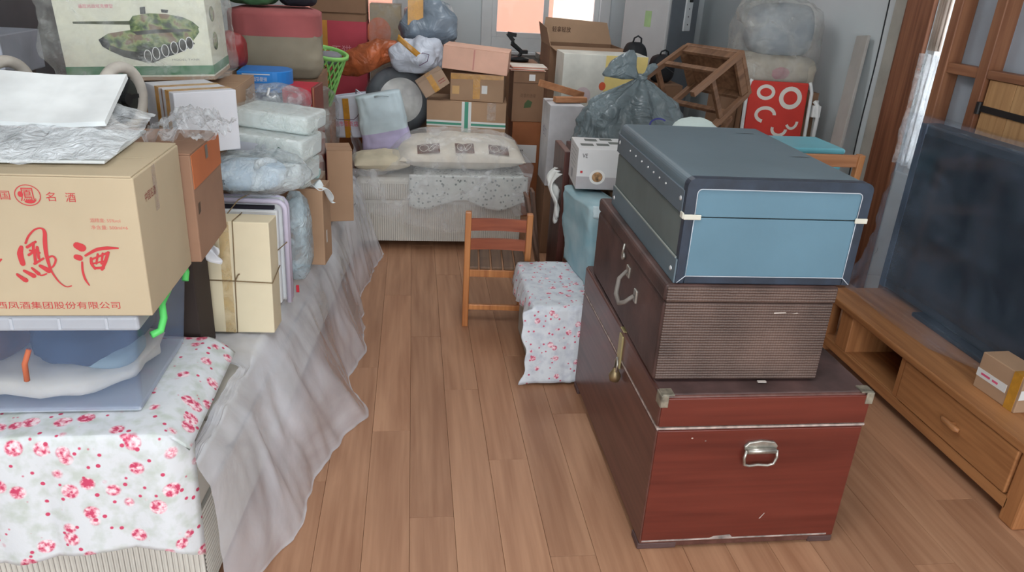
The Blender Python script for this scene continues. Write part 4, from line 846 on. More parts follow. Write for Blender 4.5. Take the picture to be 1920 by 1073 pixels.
tag(blob('red_bag', M('scarlet_bag', (140, 40, 40), .5), None, (-0.765, 3.37, 1.19), (0.06, 0.10, 0.072), .2, 7, 3.0), 'scarlet bag wedged beside the tank-print toy carton', 'bag')
carton('carton', 'tall brown carton under the canvas storage box, mostly hidden', -0.86, -0.45, 3.72, 0.44, 0.472, 1.033, m_cardD)
carton('carton', 'brown carton propping the scarlet bag, mostly hidden', -0.80, -0.735, 3.22, 0.3, 0.472, 1.118, m_card)
# --- two upright cartons on the dust sheet at the sofa edge
c1 = carton('carton', 'upright brown carton with torn paper on top at the sofa edge', -0.455, -0.325, 2.74, 0.13, 0.472, 0.775, m_card, rz=-6)
decal('label', [rect(0.0, 0.016, 0.0, 0.05)], m_label, c1, 'R', (0.065, -0.03, 0.08)); 
tw1 = MB().grid(lambda u, v: (-0.395+0.10*u+0.006*math.sin(v*8), 2.73+0.06*v-0.05*max(0, u-0.6), 0.786-0.10*max(0, u-0.45)*(0.4+v)+0.012*math.sin(u*9+v*4)), 16, 12)
tag(tw1.build('tissue_paper', plain('tissue_white', (232, 240, 242), .85), None, smooth=True, solid=0.001), 'torn white tissue hanging over the upright carton', 'paper')
tag(B('teal_tray', M('pale_teal', (160, 206, 206), .5), None, -0.46, -0.36, 2.88, 2.95, 0.776, 0.80, 0.004), 'pale teal tray edge behind the torn tissue', 'tray')
carton('carton', 'brown carton carrying the pale teal tray', -0.46, -0.35, 2.885, 0.12, 0.472, 0.7755, m_cardD)
c2 = carton('carton', 'upright brown carton with dark scribble near the back sofa', -0.385, -0.275, 3.28, 0.14, 0.472, 0.80, m_card, rz=10)
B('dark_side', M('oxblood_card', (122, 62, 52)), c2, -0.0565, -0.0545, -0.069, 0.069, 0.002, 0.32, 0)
text('乙方', m_ink, c2, 'R', (0.055, 0.0, 0.2), 0.05, 0.03)
# ================================================================== BACK: second sofa and the pile on and behind it
S2 = T('sofa', 'cream ribbed-corduroy sofa across the back under plastic-covered bedding', 'sofa', (0.19, 4.22, 0), 0)
B('base', m_rib, S2, -0.52, 0.455, 0.012, 0.93, 0.045, 0.30, 0.015, 3)
ribbed_panel('front_skirt', S2, lambda s, t, o: (-0.52+s, 0.010-o, 0.045+t), 0.975, 0.23)
for k in range(2): MB().box(-0.52+k*0.489, -0.52+k*0.489+0.486, 0.0, 0.90, 0.285, 0.43).build('seat_cushion', m_rib, S2, bev=0.035, seg=4)
ribbed_panel('cushion_front', S2, lambda s, t, o: (-0.50+s, -0.001-o, 0.305+t), 0.935, 0.09)
B('backrest', m_rib, S2, -0.52, 0.455, 0.93, 1.10, 0.045, 0.50, 0.05, 4)
for fx in (-0.45, 0.39):
    for fy in (0.07, 0.98): MB().lathe([(0, 0), (0.025, 0), (0.028, 0.045), (0, 0.045)], 14, (fx, fy, 0)).build('foot', plain('dark_wood_foot', (64, 40, 30)), S2)
# bedding on it
def dots():
    m, nt, p = newmat('dotted_quilt'); co = coords(nt); v = nd(nt, 'ShaderNodeTexVoronoi', Scale=42.0); nt.links.new(co, v.inputs['Vector'])
    nt.links.new(ramp(nt, v.outputs['Distance'], [(0.22, lin((132, 140, 138))), (0.3, lin((206, 210, 206)))]), p.inputs['Base Color']); p.inputs['Roughness'].default_value = .9; return m
q = MB().box(0.0, 0.66, 4.215, 4.68, 0.4315, 0.452).build('quilt', dots(), None, bev=0.009, seg=3); tag(q, 'pale quilt with small grey dots on the back sofa', 'quilt')
fl_ = MB().grid(lambda u, v: (-0.02+0.69*u, 4.206-0.012*abs(math.sin(u*13))-0.01*v-0.004, 0.458-0.20*v*(0.72+0.28*math.sin(u*5+1)**2)+0.004*fb((u, v, 0), 6)), 40, 16)
tag(fl_.build('quilt_flap', MATS.get('dq') or bpy.data.materials['dotted_quilt'], None, smooth=True, solid=0.004), 'dotted quilt edge hanging over the front of the back sofa', 'quilt')
m_cream = M('cream_pillowcase', (212, 204, 190), .85, var=.04); m_pbr = M('brown_patch', (112, 86, 76), .85, var=.15, vs=30)
P1 = T('pillow', 'cream pillow with three brown patterned squares under plastic', 'pillow', (0.285, 4.475, 0.472), rot=(math.radians(5), 0, math.radians(2)))
pillow('cushion', m_cream, P1, (0, 0, 0.075), 0.74, 0.46, 0.165, 2.6, .015, 2.0)
for (px_, w_) in ((-0.20, 0.13), (0.01, 0.11), (0.21, 0.12)):
    def pf(u, v, px_=px_, w_=w_):
        x = px_-w_/2+w_*u; y = -0.205+0.085*v; t = max(0, (1-abs(2*x/0.74)**2.6)*(1-abs(2*y/0.46)**2.6))**.5; return (x, y, 0.077+0.0825*t+0.004)
    pt = MB().grid(pf, 14, 10).build('brown_square', m_pbr, P1, smooth=True)
    for k in range(2):
        cr = []
        for i in range(13):
            a = 2*PI*i/12; uu = 0.3+0.4*k+0.2*math.cos(a); vv = 0.5+0.36*math.sin(a+k); cr.append(pf(uu, vv)[:2]+(pf(uu, vv)[2]+0.002,))
        MB().tube(cr, 0.0016, 5).build('scroll', m_cream, pt)
P2 = T('pillow', 'olive-cream flat pillow at the left end of the back sofa', 'pillow', (-0.185, 4.355, 0.44), 8); pillow('cushion', M('olive_cream', (196, 186, 162), .9), P2, (0, 0, 0.06), 0.32, 0.26, 0.11, 2.8, .01, 5.0)
# clear sheet over the bedding and down the front
def bs(u, v):
    x = -0.33+1.03*u+0.03*math.sin(v*6); L = v*1.02
    hump = math.exp(-((x-0.27)/0.42)**6)
    prof = [(0, 4.70, .13), (.12, 4.62, .205), (.26, 4.48, .238), (.40, 4.34, .20), (.50, 4.245, .13), (.56, 4.205, .05), (.60, 4.165, .03)]
    if L < 0.60:
        for i in range(6):
            if prof[i][0] <= L <= prof[i+1][0]: t = (L-prof[i][0])/(prof[i+1][0]-prof[i][0]); y = prof[i][1]*(1-t)+prof[i+1][1]*t; z = 0.435+(prof[i][2]*(1-t)+prof[i+1][2]*t)*(hump if L < .56 else 1)
    else: t = (L-0.60)/0.42; y = 4.165-0.02*math.sin(t*3)-0.03*t*math.exp(-((x+0.3)/0.25)**2); z = 0.465-0.34*t*(0.8+0.2*math.sin(x*5+0.5))
    p = (x, y, z); n = 0.014*fb(p, 5, 7)+0.010*ridge((x, y*0.5, z*0.5), 8, 3)
    return (x, y-abs(n)*0.8, max(0.01, z+abs(n)*0.9))
tag(MB().grid(bs, 110, 90).build('dust_sheet', film('bedding_film', (232, 234, 236), 0.2, 0.1, 7.0, 0.5, .15, 2.2), None, smooth=True), 'glossy clear plastic sheet over the pillows on the back sofa', 'plastic sheet')
def ks(u, v):
    y = 4.86-0.76*u; x0_ = -0.40+0.06*u; L = v
    x = x0_+0.10*math.sin(PI*u)*v+0.05*v; z = 0.66-0.12*u-0.60*v*(0.55+0.45*u)
    p = (x, y, z); n = .02*fb(p, 4, 2)+.014*ridge((x, y, z*.4), 6, 5); return (x+n, y, max(.006, z))
tag(MB().grid(ks, 60, 50).build('dust_sheet', film('corner_film', (214, 216, 220), 0.38, 0.2, 4.0, 0.3, .4, 1.6), None, smooth=True), 'grey plastic sheet hanging in the corner where the two sofas meet', 'plastic sheet')
# white tote with amber tape, quilt bag
m_tote = M('white_tote', (206, 210, 222), .6, var=.03); 
TO = T('tote_bag', 'white tote bag with red lettering and amber tape on the back sofa', 'bag', (-0.375, 4.70, 0.57), rot=(0, math.radians(-4), math.radians(-14)))
def tote(u, v):
    a = 2*PI*u; e = .45; cx = math.copysign(abs(math.cos(a))**e, math.cos(a)); sy = math.copysign(abs(math.sin(a))**e, math.sin(a)); w = 0.105+0.006*math.sin(v*6); d = 0.075-0.02*v
    p = (cx*w, sy*d, 0.25*v+0.012*cx*v); n = .006*fb(p, 10, 3); return (p[0]+n, p[1]+n, p[2])
mb = MB().grid(tote, 48, 18, wu=True); mb.face(list(range(47, -1, -1))); mb.build('bag', m_tote, TO, smooth=True, solid=0.002)
B('tape', m_amber, TO, -0.012, 0.026, -0.082, -0.079, 0.0, 0.235, 0.0005); text('港市百货店', m_pink, TO, 'F', (0.0, -0.083, 0.085), 0.15, 0.032)
MB().tube([(-0.08, -0.08, 0.15), (-0.072, -0.083, 0.125), (-0.05, -0.083, 0.11), (0.05, -0.083, 0.11), (0.075, -0.083, 0.13), (0.085, -0.08, 0.15)], .002, 6).build('piping', plain('plum_piping', (92, 60, 92), .7), TO)
MB().tube([(0.05, 0, 0.25), (0.06, -0.02, 0.28), (0.085, -0.03, 0.265), (0.1, -0.02, 0.24)], .004, 6).build('handle', m_tote, TO, smooth=True)
m_mint = M('mint_nonwoven', (190, 206, 212), .7, var=.06, bmp=.35, bs=14); m_lav = M('lavender_nonwoven', (182, 174, 206), .8, var=.06)
QB = T('quilt_bag', 'pale mint and lavender zip quilt bag slumped on the back sofa', 'bag', (-0.14, 4.56, 0.50), rot=(0, math.radians(-11), math.radians(4)))
def qbf(u, v):
    a = 2*PI*u; e = .5; cx = math.copysign(abs(math.cos(a))**e, math.cos(a)); sy = math.copysign(abs(math.sin(a))**e, math.sin(a))
    w = (0.150-0.02*v)*(0.86+0.14*min(1, v*8)); d = 0.085*(0.8+0.2*math.sin(PI*min(1, v*1.1)))-0.03*max(0, v-.7)
    p = (cx*w, sy*d, 0.36*v); n = .010*fb(p, 7, 8)+.004*ridge((a*.5, v*.6, 0), 5, 1); return (p[0]+cx*n, p[1]+sy*n, p[2])
mb = MB().grid(qbf, 64, 30, wu=True, m=lambda i, j: 1 if 3 <= j < 12 else 0); n0 = len(mb.v); mb.face(list(range(n0-64, n0)), 0); mb.face(list(range(63, -1, -1)), 0); mb.build('bag', [m_mint, m_lav], QB, smooth=True)
MB().tube([(-0.02, -0.08, 0.355), (0.02, -0.1, 0.36), (0.06, -0.09, 0.35)], .006, 8).build('handle', m_mint, QB, smooth=True)
# wrapped wheel-like round thing
m_grey = M('grey_film_wrap', (98, 104, 110), .3, var=.2, vs=8, bmp=.3, bs=20)
WH = T('wrapped_wheel', 'dark car wheel with pale silver disc wrapped in plastic', 'wheel', (-0.095, 5.07, 0.735), rot=(math.radians(-8), 0, math.radians(14)))
MB().lathe([(0.12, -0.04), (0.155, -0.075), (0.19, -0.08), (0.212, -0.05), (0.218, 0.0), (0.212, 0.06), (0.17, 0.08), (0.12, 0.06)], 56, (0, 0, 0), 'y').build('tyre', M('tyre_rubber', (66, 70, 76), .6, var=.15), WH, smooth=True)
dm = M('silver_disc', (240, 240, 234), .3, var=.08, vs=9)
def disc(u, v):
    a = 2*PI*u; r_ = 0.145*v; y = -0.068-0.025*(1-v*v); p = (r_*math.cos(a), y-0.006*abs(ridge((math.cos(a)*v, math.sin(a)*v, 0), 2.2, 2)), r_*math.sin(a)); return p
MB().grid(disc, 48, 14, wu=True).build('hub_disc', dm, WH, smooth=True)
def wwr(u, v):
    a = 2*PI*u; b = (v-.5)*PI; e = .7; cb = abs(math.cos(b))**e; sb_ = math.copysign(abs(math.sin(b))**e, math.sin(b))
    p = (0.226*cb*math.cos(a), -0.102*sb_, 0.226*cb*math.sin(a)); n = .012*abs(fb(p, 8, 3))+.006*ridge(p, 12, 2); return tuple(Vector(p)*(1+n*3))
MB().grid(wwr, 64, 36, wu=True).build('plastic_wrap', film('grey_wrap', (170, 176, 182), 0.16, 0.12, 12, .8, .25, 1.9), WH, smooth=True)
# cartons on the back sofa
g = carton('carton', 'brown carton crossed with green and white tape on the back sofa', 0.10, 0.60, 4.73, 0.28, 0.505, 0.795, m_card, rz=-6)
decal('tape', [rect(-0.25, 0.25, -0.018, 0.018)], m_label, g, 'F', (0, -0.14, 0.15)); decal('tape_stripe', [rect(-0.25, 0.25, -0.008, 0.006)], m_teal, g, 'F', (0, -0.1405, 0.15))
decal('tape', [rect(-0.03, 0.03, 0, 0.29)], m_label, g, 'F', (0.0, -0.1408, 0)); decal('tape_stripe', [rect(-0.012, 0.012, 0, 0.29)], m_teal, g, 'F', (0.0, -0.1413, 0))
decal('label', [rect(0.0, 0.05, 0, 0.04)], plain('pale_green_label', (196, 212, 202), .6), g, 'F', (-0.18, -0.14, 0.02)); decal('clear_tape', [rect(0, 0.055, 0, 0.11)], film('clear_tape', (196, 176, 160)), g, 'F', (0.13, -0.14, 0.18))
tag(B('quilt_board', plain('pale_board', (190, 186, 176), .8), None, 0.04, 0.64, 4.725, 5.0, 0.434, 0.503, .01), 'folded pale blanket under the green-taped carton', 'blanket')
g = carton('carton', 'brown carton with crinkled amber tape under the peach carton', 0.25, 0.585, 4.74, 0.26, 0.797, 0.965, m_card, rz=-9)
decal('tape', [[(-0.165, 0.13), (0.165, 0.14), (0.165, 0.165), (-0.165, 0.165)]], m_amber, g, 'F', (0, -0.13, 0)); decal('tape', [rect(-0.025, 0.02, 0.015, 0.15)], m_amber, g, 'F', (0.0, -0.1306, 0)); decal('label', [rect(0.03, 0.065, 0.05, 0.10)], m_label, g, 'F', (0, -0.1308, 0)); decal('label', [rect(-0.155, -0.11, 0.04, 0.09)], plain('tan_label', (204, 164, 110), .6), g, 'F', (0, -0.13, 0))
g = carton('carton', 'peach-pink carton on top of the taped brown cartons', 0.195, 0.60, 4.71, 0.26, 0.98, 1.118, M('peach_card', (222, 176, 154), .7, var=.06, vs=5), rot=(0, math.radians(3.5), math.radians(-10)))
decal('crease', [rect(-0.004, 0.004, 0.0, 0.12)], plain('crease_rose', (202, 138, 128), .8), g, 'F', (-0.01, -0.13, 0.01))
g = carton('carton', 'small tilted brown carton with amber tape against the wrapped wheel', 0.06, 0.235, 4.70, 0.13, 0.86, 0.965, M('kraft_plain', (166, 140, 118), .8), rot=(0, math.radians(-33), math.radians(6)))
B('tape', m_amber, g, -0.02, 0.016, -0.066, 0.066, -0.0008, 0.1058, 0); decal('print', [rect(0.03, 0.075, 0.03, 0.034)], m_redside, g, 'F', (0, -0.065, 0)); decal('print', [rect(0.03, 0.075, 0.045, 0.05)], m_redside, g, 'F', (0, -0.065, 0))
# bags on the top of the pile
wbg = T('white_bag', 'white knotted plastic bag with amber tape and loop print', 'bag', (0.03, 5.05, 0.93)); blob('bag', M('white_bag_skin', (196, 202, 214), .4, var=.07, bmp=.8, bs=7, bdist=.03), wbg, (0, 0, 0.10), (0.155, 0.12, 0.115), .26, 6, 3.0, 2.2)
tp_ = MB().grid(lambda u, v: (-0.13+0.19*u+0.01*v, -0.155+0.05*abs(u-.4), 0.20-0.15*u+0.035*v), 10, 3).build('tape', m_amber, wbg, smooth=True, solid=.001)
MB().tube([(0.0, -0.135, 0.1), (0.03, -0.14, 0.13), (0.07, -0.14, 0.12), (0.06, -0.14, 0.08), (0.01, -0.14, 0.05)], .0025, 6).build('loop', plain('plum_piping', (92, 60, 92)), wbg)
ob = T('orange_bag', 'rust-orange plastic bag lying across the pile', 'bag', (-0.245, 5.08, 0.93), rot=(0, math.radians(-25), 0)); blob('bag', M('rust_plastic', (168, 90, 54), .38, var=.2, vs=9, bmp=.8, bs=7, bdist=.03), ob, (0, 0, 0.08), (0.17, 0.10, 0.085), .34, 6, 4.0, 2.2)
gb = T('grey_bag', 'glossy grey-blue plastic sack on top of the centre pile', 'bag', (0.105, 5.28, 1.085)); blob('bag', M('slate_plastic', (122, 134, 146), .3, var=.15, vs=6, bmp=.8, bs=6, bdist=.03), gb, (0, 0, 0.125), (0.165, 0.14, 0.14), .26, 5, 5.0, 2.5)
MB().grid(lambda u, v: (-0.14+0.1*u, -0.13+0.02*u+0.03*v, 0.12+0.2*v+0.05*u), 8, 8).build('amber_flap', film('amber_tape', (206, 148, 52)), gb, smooth=True)
# tall red carton with white characters
RT = carton('red_carton', 'tall raspberry-red carton with white lettering behind the left pile', -0.67, -0.315, 5.38, 0.34, 0.60, 1.245, m_cardD)
B('red_panel', M('raspberry_print', (178, 62, 76), .6, var=.05), RT, -0.08, 0.179, -0.1715, 0.1715, 0, 0.595, .001); B('yellow_panel', M('mustard_print', (196, 134, 52), .6), RT, -0.125, -0.08, -0.1713, 0.1713, 0.0, 0.595, 0)
text('天猫', M('pale_pink_ink', (222, 150, 158), .7), RT, 'F', (0.01, -0.172, 0.405), 0.13, 0.07); text('TMALL', M('pale_pink_ink', (222, 150, 158)), RT, 'F', (0.02, -0.172, 0.335), 0.09, 0.03)
carton('carton', 'flat brown carton lying on the tall red carton', -0.68, -0.315, 5.37, 0.34, 1.247, 1.345, m_cardD); carton('carton', 'brown carton on the floor under the tall red carton', -0.68, -0.30, 5.36, 0.36, 0.0, 0.598, m_cardR)
OC = carton('carton', 'kraft carton in clear film with a big orange disc print', -0.30, -0.085, 5.55, 0.26, 0.70, 1.305, M('olive_kraft', (158, 142, 116), .8)); decal('disc_print', [ell(-0.045, 0.42, 0.085, 0.10)], M('coral_print', (200, 116, 84), .7), OC, 'F', (0, -0.13, 0))
B('clear_film', film('carton_film', (226, 230, 226), .14, .08, 18, .8, .1, 2.6), OC, -0.112, 0.112, -0.136, 0.136, 0.0, 0.612, .003)
carton('carton', 'brown carton on the floor under the disc-print carton', -0.31, -0.08, 5.53, 0.3, 0.0, 0.698, m_card)
carton('carton', 'brown carton standing behind the back sofa under the grey-blue sack', -0.05, 0.32, 5.36, 0.3, 0.0, 0.70, m_cardD)
carton('carton', 'upper brown carton supporting the grey-blue sack', -0.05, 0.30, 5.36, 0.28, 0.702, 1.083, m_cardD)
nb = MB().prism([(-0.56, 4.185, 1.19), (-0.49, 4.185, 1.13), (-0.51, 4.185, 1.0), (-0.56, 4.185, 1.01)], (0, 0.04, 0))
nbo = nb.build('navy_pouch', plain('navy_cloth', (34, 42, 72), .8), None, bev=.01); tag(nbo, 'navy cloth pouch with cord hanging by the green basket', 'pouch')
MB().tube([(-0.50, 4.19, 1.13), (-0.475, 4.19, 1.12), (-0.48, 4.19, 1.05), (-0.46, 4.19, 1.035), (-0.48, 4.19, 1.02), (-0.485, 4.19, 0.98)], .004, 6).build('cord', m_blk, nbo, smooth=True)
# green lattice basket
GB = T('basket', 'lime-green lattice plastic basket leaning in the pile', 'basket', (-0.535, 4.46, 0.787), rot=(math.radians(8), math.radians(10), 0)); m_lime = M('lime_basket', (142, 206, 112), .45, var=.03)
Hb, r0, r1 = 0.315, 0.06, 0.112
MB().lathe([(r1+0.004, Hb-0.02), (r1+0.014, Hb-0.018), (r1+0.014, Hb), (r1+0.002, Hb+0.002), (r1-0.004, Hb-0.004), (r1-0.003, Hb-0.02)], 40).build('rim', m_lime, GB, smooth=True)
lt = MB()
for k in range(20):
    for sg in (-1, 1):
        pts = []
        for i in range(13): t = i/12; a = 2*PI*k/20+sg*t*1.15; rr = r0+(r1-r0)*t; pts.append((rr*math.cos(a), rr*math.sin(a), Hb*t*0.95))
        lt.tube(pts, .0052, 5)
lo_ = lt.build('lattice', m_lime, GB, smooth=True); lo_['kind'] = 'stuff'
MB().lathe([(0, 0), (r0+0.003, 0), (r0+0.004, 0.012), (0, 0.012)], 24).build('base', m_lime, GB)
tag(blob('grey_cloth', M('grey_cloth', (128, 126, 132), .9), None, (-0.482, 4.42, 1.06), (0.078, 0.078, 0.035), .1, 9, 3), 'grey cloth folded inside the green basket', 'cloth')
carton('carton', 'brown carton under the green basket beside the red carton', -0.66, -0.46, 4.34, 0.26, 0.0, 0.785, m_cardR)
# right of the sofa: tall carton pair
g = carton('carton', 'tall narrow brown carton with small green logo', 0.645, 0.85, 4.90, 0.22, 0.652, 0.975, m_cardD); text('可靠的选择', plain('faint_print', (104, 78, 58), .8), g, 'F', (0.0, -0.11, 0.17), 0.10, 0.025); decal('green_logo', [[(-0.025, 0.09), (0.02, 0.095), (0.03, 0.13), (0.0, 0.145), (-0.02, 0.12)]], plain('leaf_logo', (74, 92, 60), .8), g, 'F', (0, -0.11, 0)); decal('sticker', [rect(0.0, 0.04, 0.265, 0.305)], m_label, g, 'F', (0.0, -0.11, 0)); decal('seam', [rect(-0.1, 0.1, 0.248, 0.251)], plain('seam_dark', (70, 50, 40), .9), g, 'F', (0, -0.11, 0))
pp = MB()
for k in range(6):
    o_ = MB().box(-0.11, 0.12, -0.10, 0.10, 0, 0.004).build('paper_sheet', M(f'papers{k%3}', [(226, 196, 178), (206, 120, 96), (228, 220, 208)][k % 3], .8), None); o_.location = (0.735+0.01*math.sin(k*3), 5.0, 0.9775+0.0046*k); o_.rotation_euler = (0, 0, 0.15*math.sin(k*5)); tag(o_, ['pale', 'red-printed', 'cream', 'peach', 'rust-printed', 'topmost pale'][k]+' paper sheet in the loose sheaf on the tall narrow carton', 'paper', 'loose paper sheaf')
g = carton('carton', 'orange-brown carton with a white handwritten label under the narrow carton', 0.655, 0.845, 4.89, 0.24, 0.0, 0.65, m_cardR); B('label', m_label, g, -0.06, 0.075, -0.1215, -0.12, 0.38, 0.50, 0); text('1182', m_ink, g, 'F', (-0.035, -0.122, 0.44), 0.04, 0.06)
# black folding lamp by the window
LP = T('desk_lamp', 'black folding desk lamp in front of the window', 'lamp', (0.85, 6.2, 0.905)); MB().lathe([(0, 0), (0.08, 0), (0.085, 0.02), (0.03, 0.035), (0, 0.036)], 24).build('base', m_blk, LP, smooth=True)
MB().tube([(0, 0, 0.03), (0.02, 0, 0.07), (-0.06, 0, 0.13), (-0.05, 0, 0.15)], .019, 8).build('arm', m_blk, LP); MB().bar((-0.05, 0, 0.15), (-0.1, 0, 0.205), .04, .03).bar((-0.1, 0, 0.205), (-0.03, 0, 0.195), .045, .03).build('head', m_blk, LP, bev=.003)
B('joint', m_blk, LP, 0.0, 0.07, -0.02, 0.02, 0.055, 0.085, .006)
carton('carton', 'brown carton under the black lamp by the back window', 0.65, 1.0, 6.0, 0.4, 0.0, 0.90, m_cardD)
wrk = T('wire_rack', 'grey wire rack below the window sill', 'rack', (1.15, 6.3, 0.0))
for k in range(9): B('wire', m_silver, wrk, -0.12+0.03*k, -0.116+0.03*k, 0, 0.2, 0.0, 0.95, 0)
for z in (0.3, 0.6, 0.9, 0.946): B('shelf_wire', m_silver, wrk, -0.12, 0.124, -0.005, 0.205, z, z+0.005, 0)
# open carton and yellow print carton
OB = T('open_carton', 'large open brown carton with raised flaps under the window', 'box', (1.22, 5.55, 0.62)); w_ = .27; d_ = .2; h_ = .48
for nm, a in (('wall', (-w_, w_, -d_, -d_+.006)), ('wall', (-w_, w_, d_-.006, d_)), ('wall', (-w_, -w_+.006, -d_+.006, d_-.006)), ('wall', (w_-.006, w_, -d_+.006, d_-.006))): B(nm, m_cardD, OB, a[0], a[1], a[2], a[3], 0, h_, .001)
B('bottom', m_cardD, OB, -w_, w_, -d_, d_, -0.0001, .006, 0)
for pts, dv in (([(-w_, d_, h_), (w_, d_, h_), (w_-.04, d_+.04, h_+.15), (-w_+.03, d_+.04, h_+.17)], (0, .005, 0)), ([(-w_, -d_, h_), (-w_, d_, h_), (-w_-.03, d_-.02, h_+.14), (-w_-.03, -d_+.02, h_+.12)], (.005, 0, 0)), ([(-w_, -d_, h_), (w_, -d_, h_), (w_-.02, -d_-.12, h_-.03), (-w_+.02, -d_-.12, h_-.02)], (0, 0, .005))):
    MB().prism(pts, dv).build('flap', m_card, OB)
text('轻拿轻放', plain('print_umber', (84, 60, 48), .8), OB, 'F', (-0.12, d_+.012, h_+.09), .14, .04)
carton('carton', 'brown carton on the floor under the large open carton', 0.96, 1.48, 5.36, 0.4, 0.0, 0.617, m_cardD)
YC = carton('white_carton', 'white and yellow printed carton behind the grey sack', 0.93, 1.47, 4.72, 0.26, 0.775, 1.115, M('offwhite_print', (214, 214, 204), .6), flaps=False)
B('yellow_panel', M('butter_print', (228, 206, 130), .6, var=.04), YC, 0.0, 0.2705, -0.1306, 0.1306, 0.002, 0.338, 0); decal('rose_print', [ell(-0.13, 0.09, 0.05, 0.05)], M('faded_rose', (206, 190, 192), .7), YC, 'F', (0, -0.13, 0)); decal('orange_print', [ell(-0.03, 0.15, 0.022, 0.026)], plain('print_orange', (214, 96, 60), .7), YC, 'F', (0.02, -0.1313, 0)); text('福', m_redside, YC, 'F', (0.06, -0.1313, 0.28), .05, .05)
carton('carton', 'brown carton on the floor under the white and yellow carton', 0.95, 1.45, 4.70, 0.28, 0.0, 0.773, m_cardD)
# white printed carton with two boards on it
g = carton('white_carton', 'white carton with faint print beside the dark cabinet', 0.765, 0.96, 4.16, 0.26, 0.42, 0.885, M('offwhite2', (200, 200, 202), .6), flaps=False); text('格力', plain('grey_print', (150, 150, 164), .7), g, 'L', (-0.0975, 0.0, 0.30), .12, .06)
carton('carton', 'brown carton on the floor under the white printed carton', 0.765, 1.0, 4.16, 0.28, 0.0, 0.418, m_cardD)
m_pl = wood('raw_plank', (150, 98, 64), (190, 136, 96), axis=0, rough=.6)
b1 = MB().bar((0.72, 4.30, 0.985), (1.0, 4.42, 0.9075), .035, .04).build('wood_offcut', m_pl, None, bev=.004); tag(b1, 'short wood offcut sloping across the white printed carton', 'wood piece')
b2 = MB().bar((0.80, 4.24, 0.905), (0.99, 4.28, 0.904), .05, .03).build('wood_offcut', m_pl, None, bev=.004); tag(b2, 'short wood offcut lying flat on the white printed carton', 'wood piece')
# dark cabinet, leaning boards, hanging white cloth
m_maho = wood('mahogany', (66, 34, 30), (98, 56, 48), axis=2, rough=.4)
CA = T('cabinet', 'dark mahogany cabinet carrying the grey sack behind the bowl carton', 'cabinet', (1.10, 3.68, 0)); B('side_panel', m_maho, CA, -0.27, -0.235, -0.30, 0.28, 0.0, 0.73, .004); B('side_panel', m_maho, CA, 0.235, 0.27, -0.30, 0.28, 0, 0.73, .004); B('top', m_maho, CA, -0.235, 0.235, -0.29, 0.28, 0.70, 0.73, .003); B('door', m_maho, CA, -0.232, -0.003, -0.30, -0.28, 0.08, 0.695, .003); B('door', m_maho, CA, 0.003, 0.232, -0.30, -0.28, 0.08, 0.695, .003); B('back_panel', m_maho, CA, -0.235, 0.235, 0.26, 0.28, 0.0, 0.70, 0); B('plinth', m_maho, CA, -0.235, 0.235, -0.27, 0.26, 0, 0.08, 0)
UB = MB().box(0.690, 0.722, 3.30, 3.56, 0, 0.815).build('board', m_maho, None, bev=.004); tag(UB, 'upright dark mahogany board standing behind the child chair', 'board')
for k, (xa, lab) in enumerate(((0.545, 'wider brown board leaning on the upright mahogany board'), (0.60, 'narrower brown board leaning on the upright mahogany board'))):
    bo = MB().bar((0.672-0.02*k*0, 3.42+0.16*k, 0.008), (xa, 3.44+0.16*k, 0.57-0.02*k), .12-.02*k, .014, up=(1, 0, 0.2)).build('board', wood('brown_board', (84, 60, 48), (118, 90, 74), axis=2, rough=.6), None, bev=.002); tag(bo, lab, 'board')
tag(MB().grid(lambda u, v: (0.684-.022*abs(math.sin(u*7+v*2))-.03*math.sin(PI*min(1, v*1.6)), 3.285+.13*u*(1-.5*v)+.02*math.sin(v*7), 0.715-.25*v*(.75+.25*math.sin(u*6))), 20, 20).build('white_cloth', M('white_rag', (222, 224, 220), .9), None, smooth=True, solid=.004), 'crumpled white cloth hanging on the upright mahogany board', 'cloth')
# small wooden chair
m_ch = wood('honey_chairwood', (150, 88, 46), (196, 132, 78), axis=2, rough=.4, coat=.1); m_chr = wood('red_chairwood', (128, 62, 40), (162, 88, 58), axis=0, rough=.4); m_cseat = wood('grey_seatwood', (86, 64, 48), (118, 90, 68), axis=1, rough=.55)
CH = T('child_chair', 'small honey-coloured wooden chair with slatted seat in the aisle', 'chair', (0.395, 3.28, 0), -4); cw = .138
for sx in (-1, 1):
    MB().bar((sx*cw, -0.12, 0), (sx*cw, -0.125, 0.565), .028, .032).build('leg', m_ch, CH, bev=.004); MB().bar((sx*cw, 0.135, 0), (sx*cw, 0.135, 0.29), .028, .03).build('leg', m_ch, CH, bev=.004)
    MB().bar((sx*cw, -0.11, 0.14), (sx*cw, 0.125, 0.14), .016, .022).build('stretcher', m_ch, CH, bev=.003); MB().bar((sx*cw, -0.11, 0.272), (sx*cw, 0.125, 0.272), .02, .036).build('apron', m_ch, CH, bev=.003)
def rail(z, h):
    mb = MB().grid(lambda u, v: (-cw+0.012+2*(cw-0.012)*u, -0.125+0.012*math.sin(PI*u), z+h*v), 12, 1); mb.build('back_rail', m_chr, CH, solid=.016)
rail(0.475, .055); rail(0.385, .05)
B('apron', m_ch, CH, -cw+.012, cw-.012, -0.132, -0.112, .254, .290, .003); B('stretcher', m_ch, CH, -cw+.012, cw-.012, -0.128, -0.112, .085, .112, .003)
for k in range(5): B('slat', m_cseat, CH, -cw+.004+k*.0555, -cw+.004+k*.0555+.048, -0.13, 0.15, .2905, .304, .003)
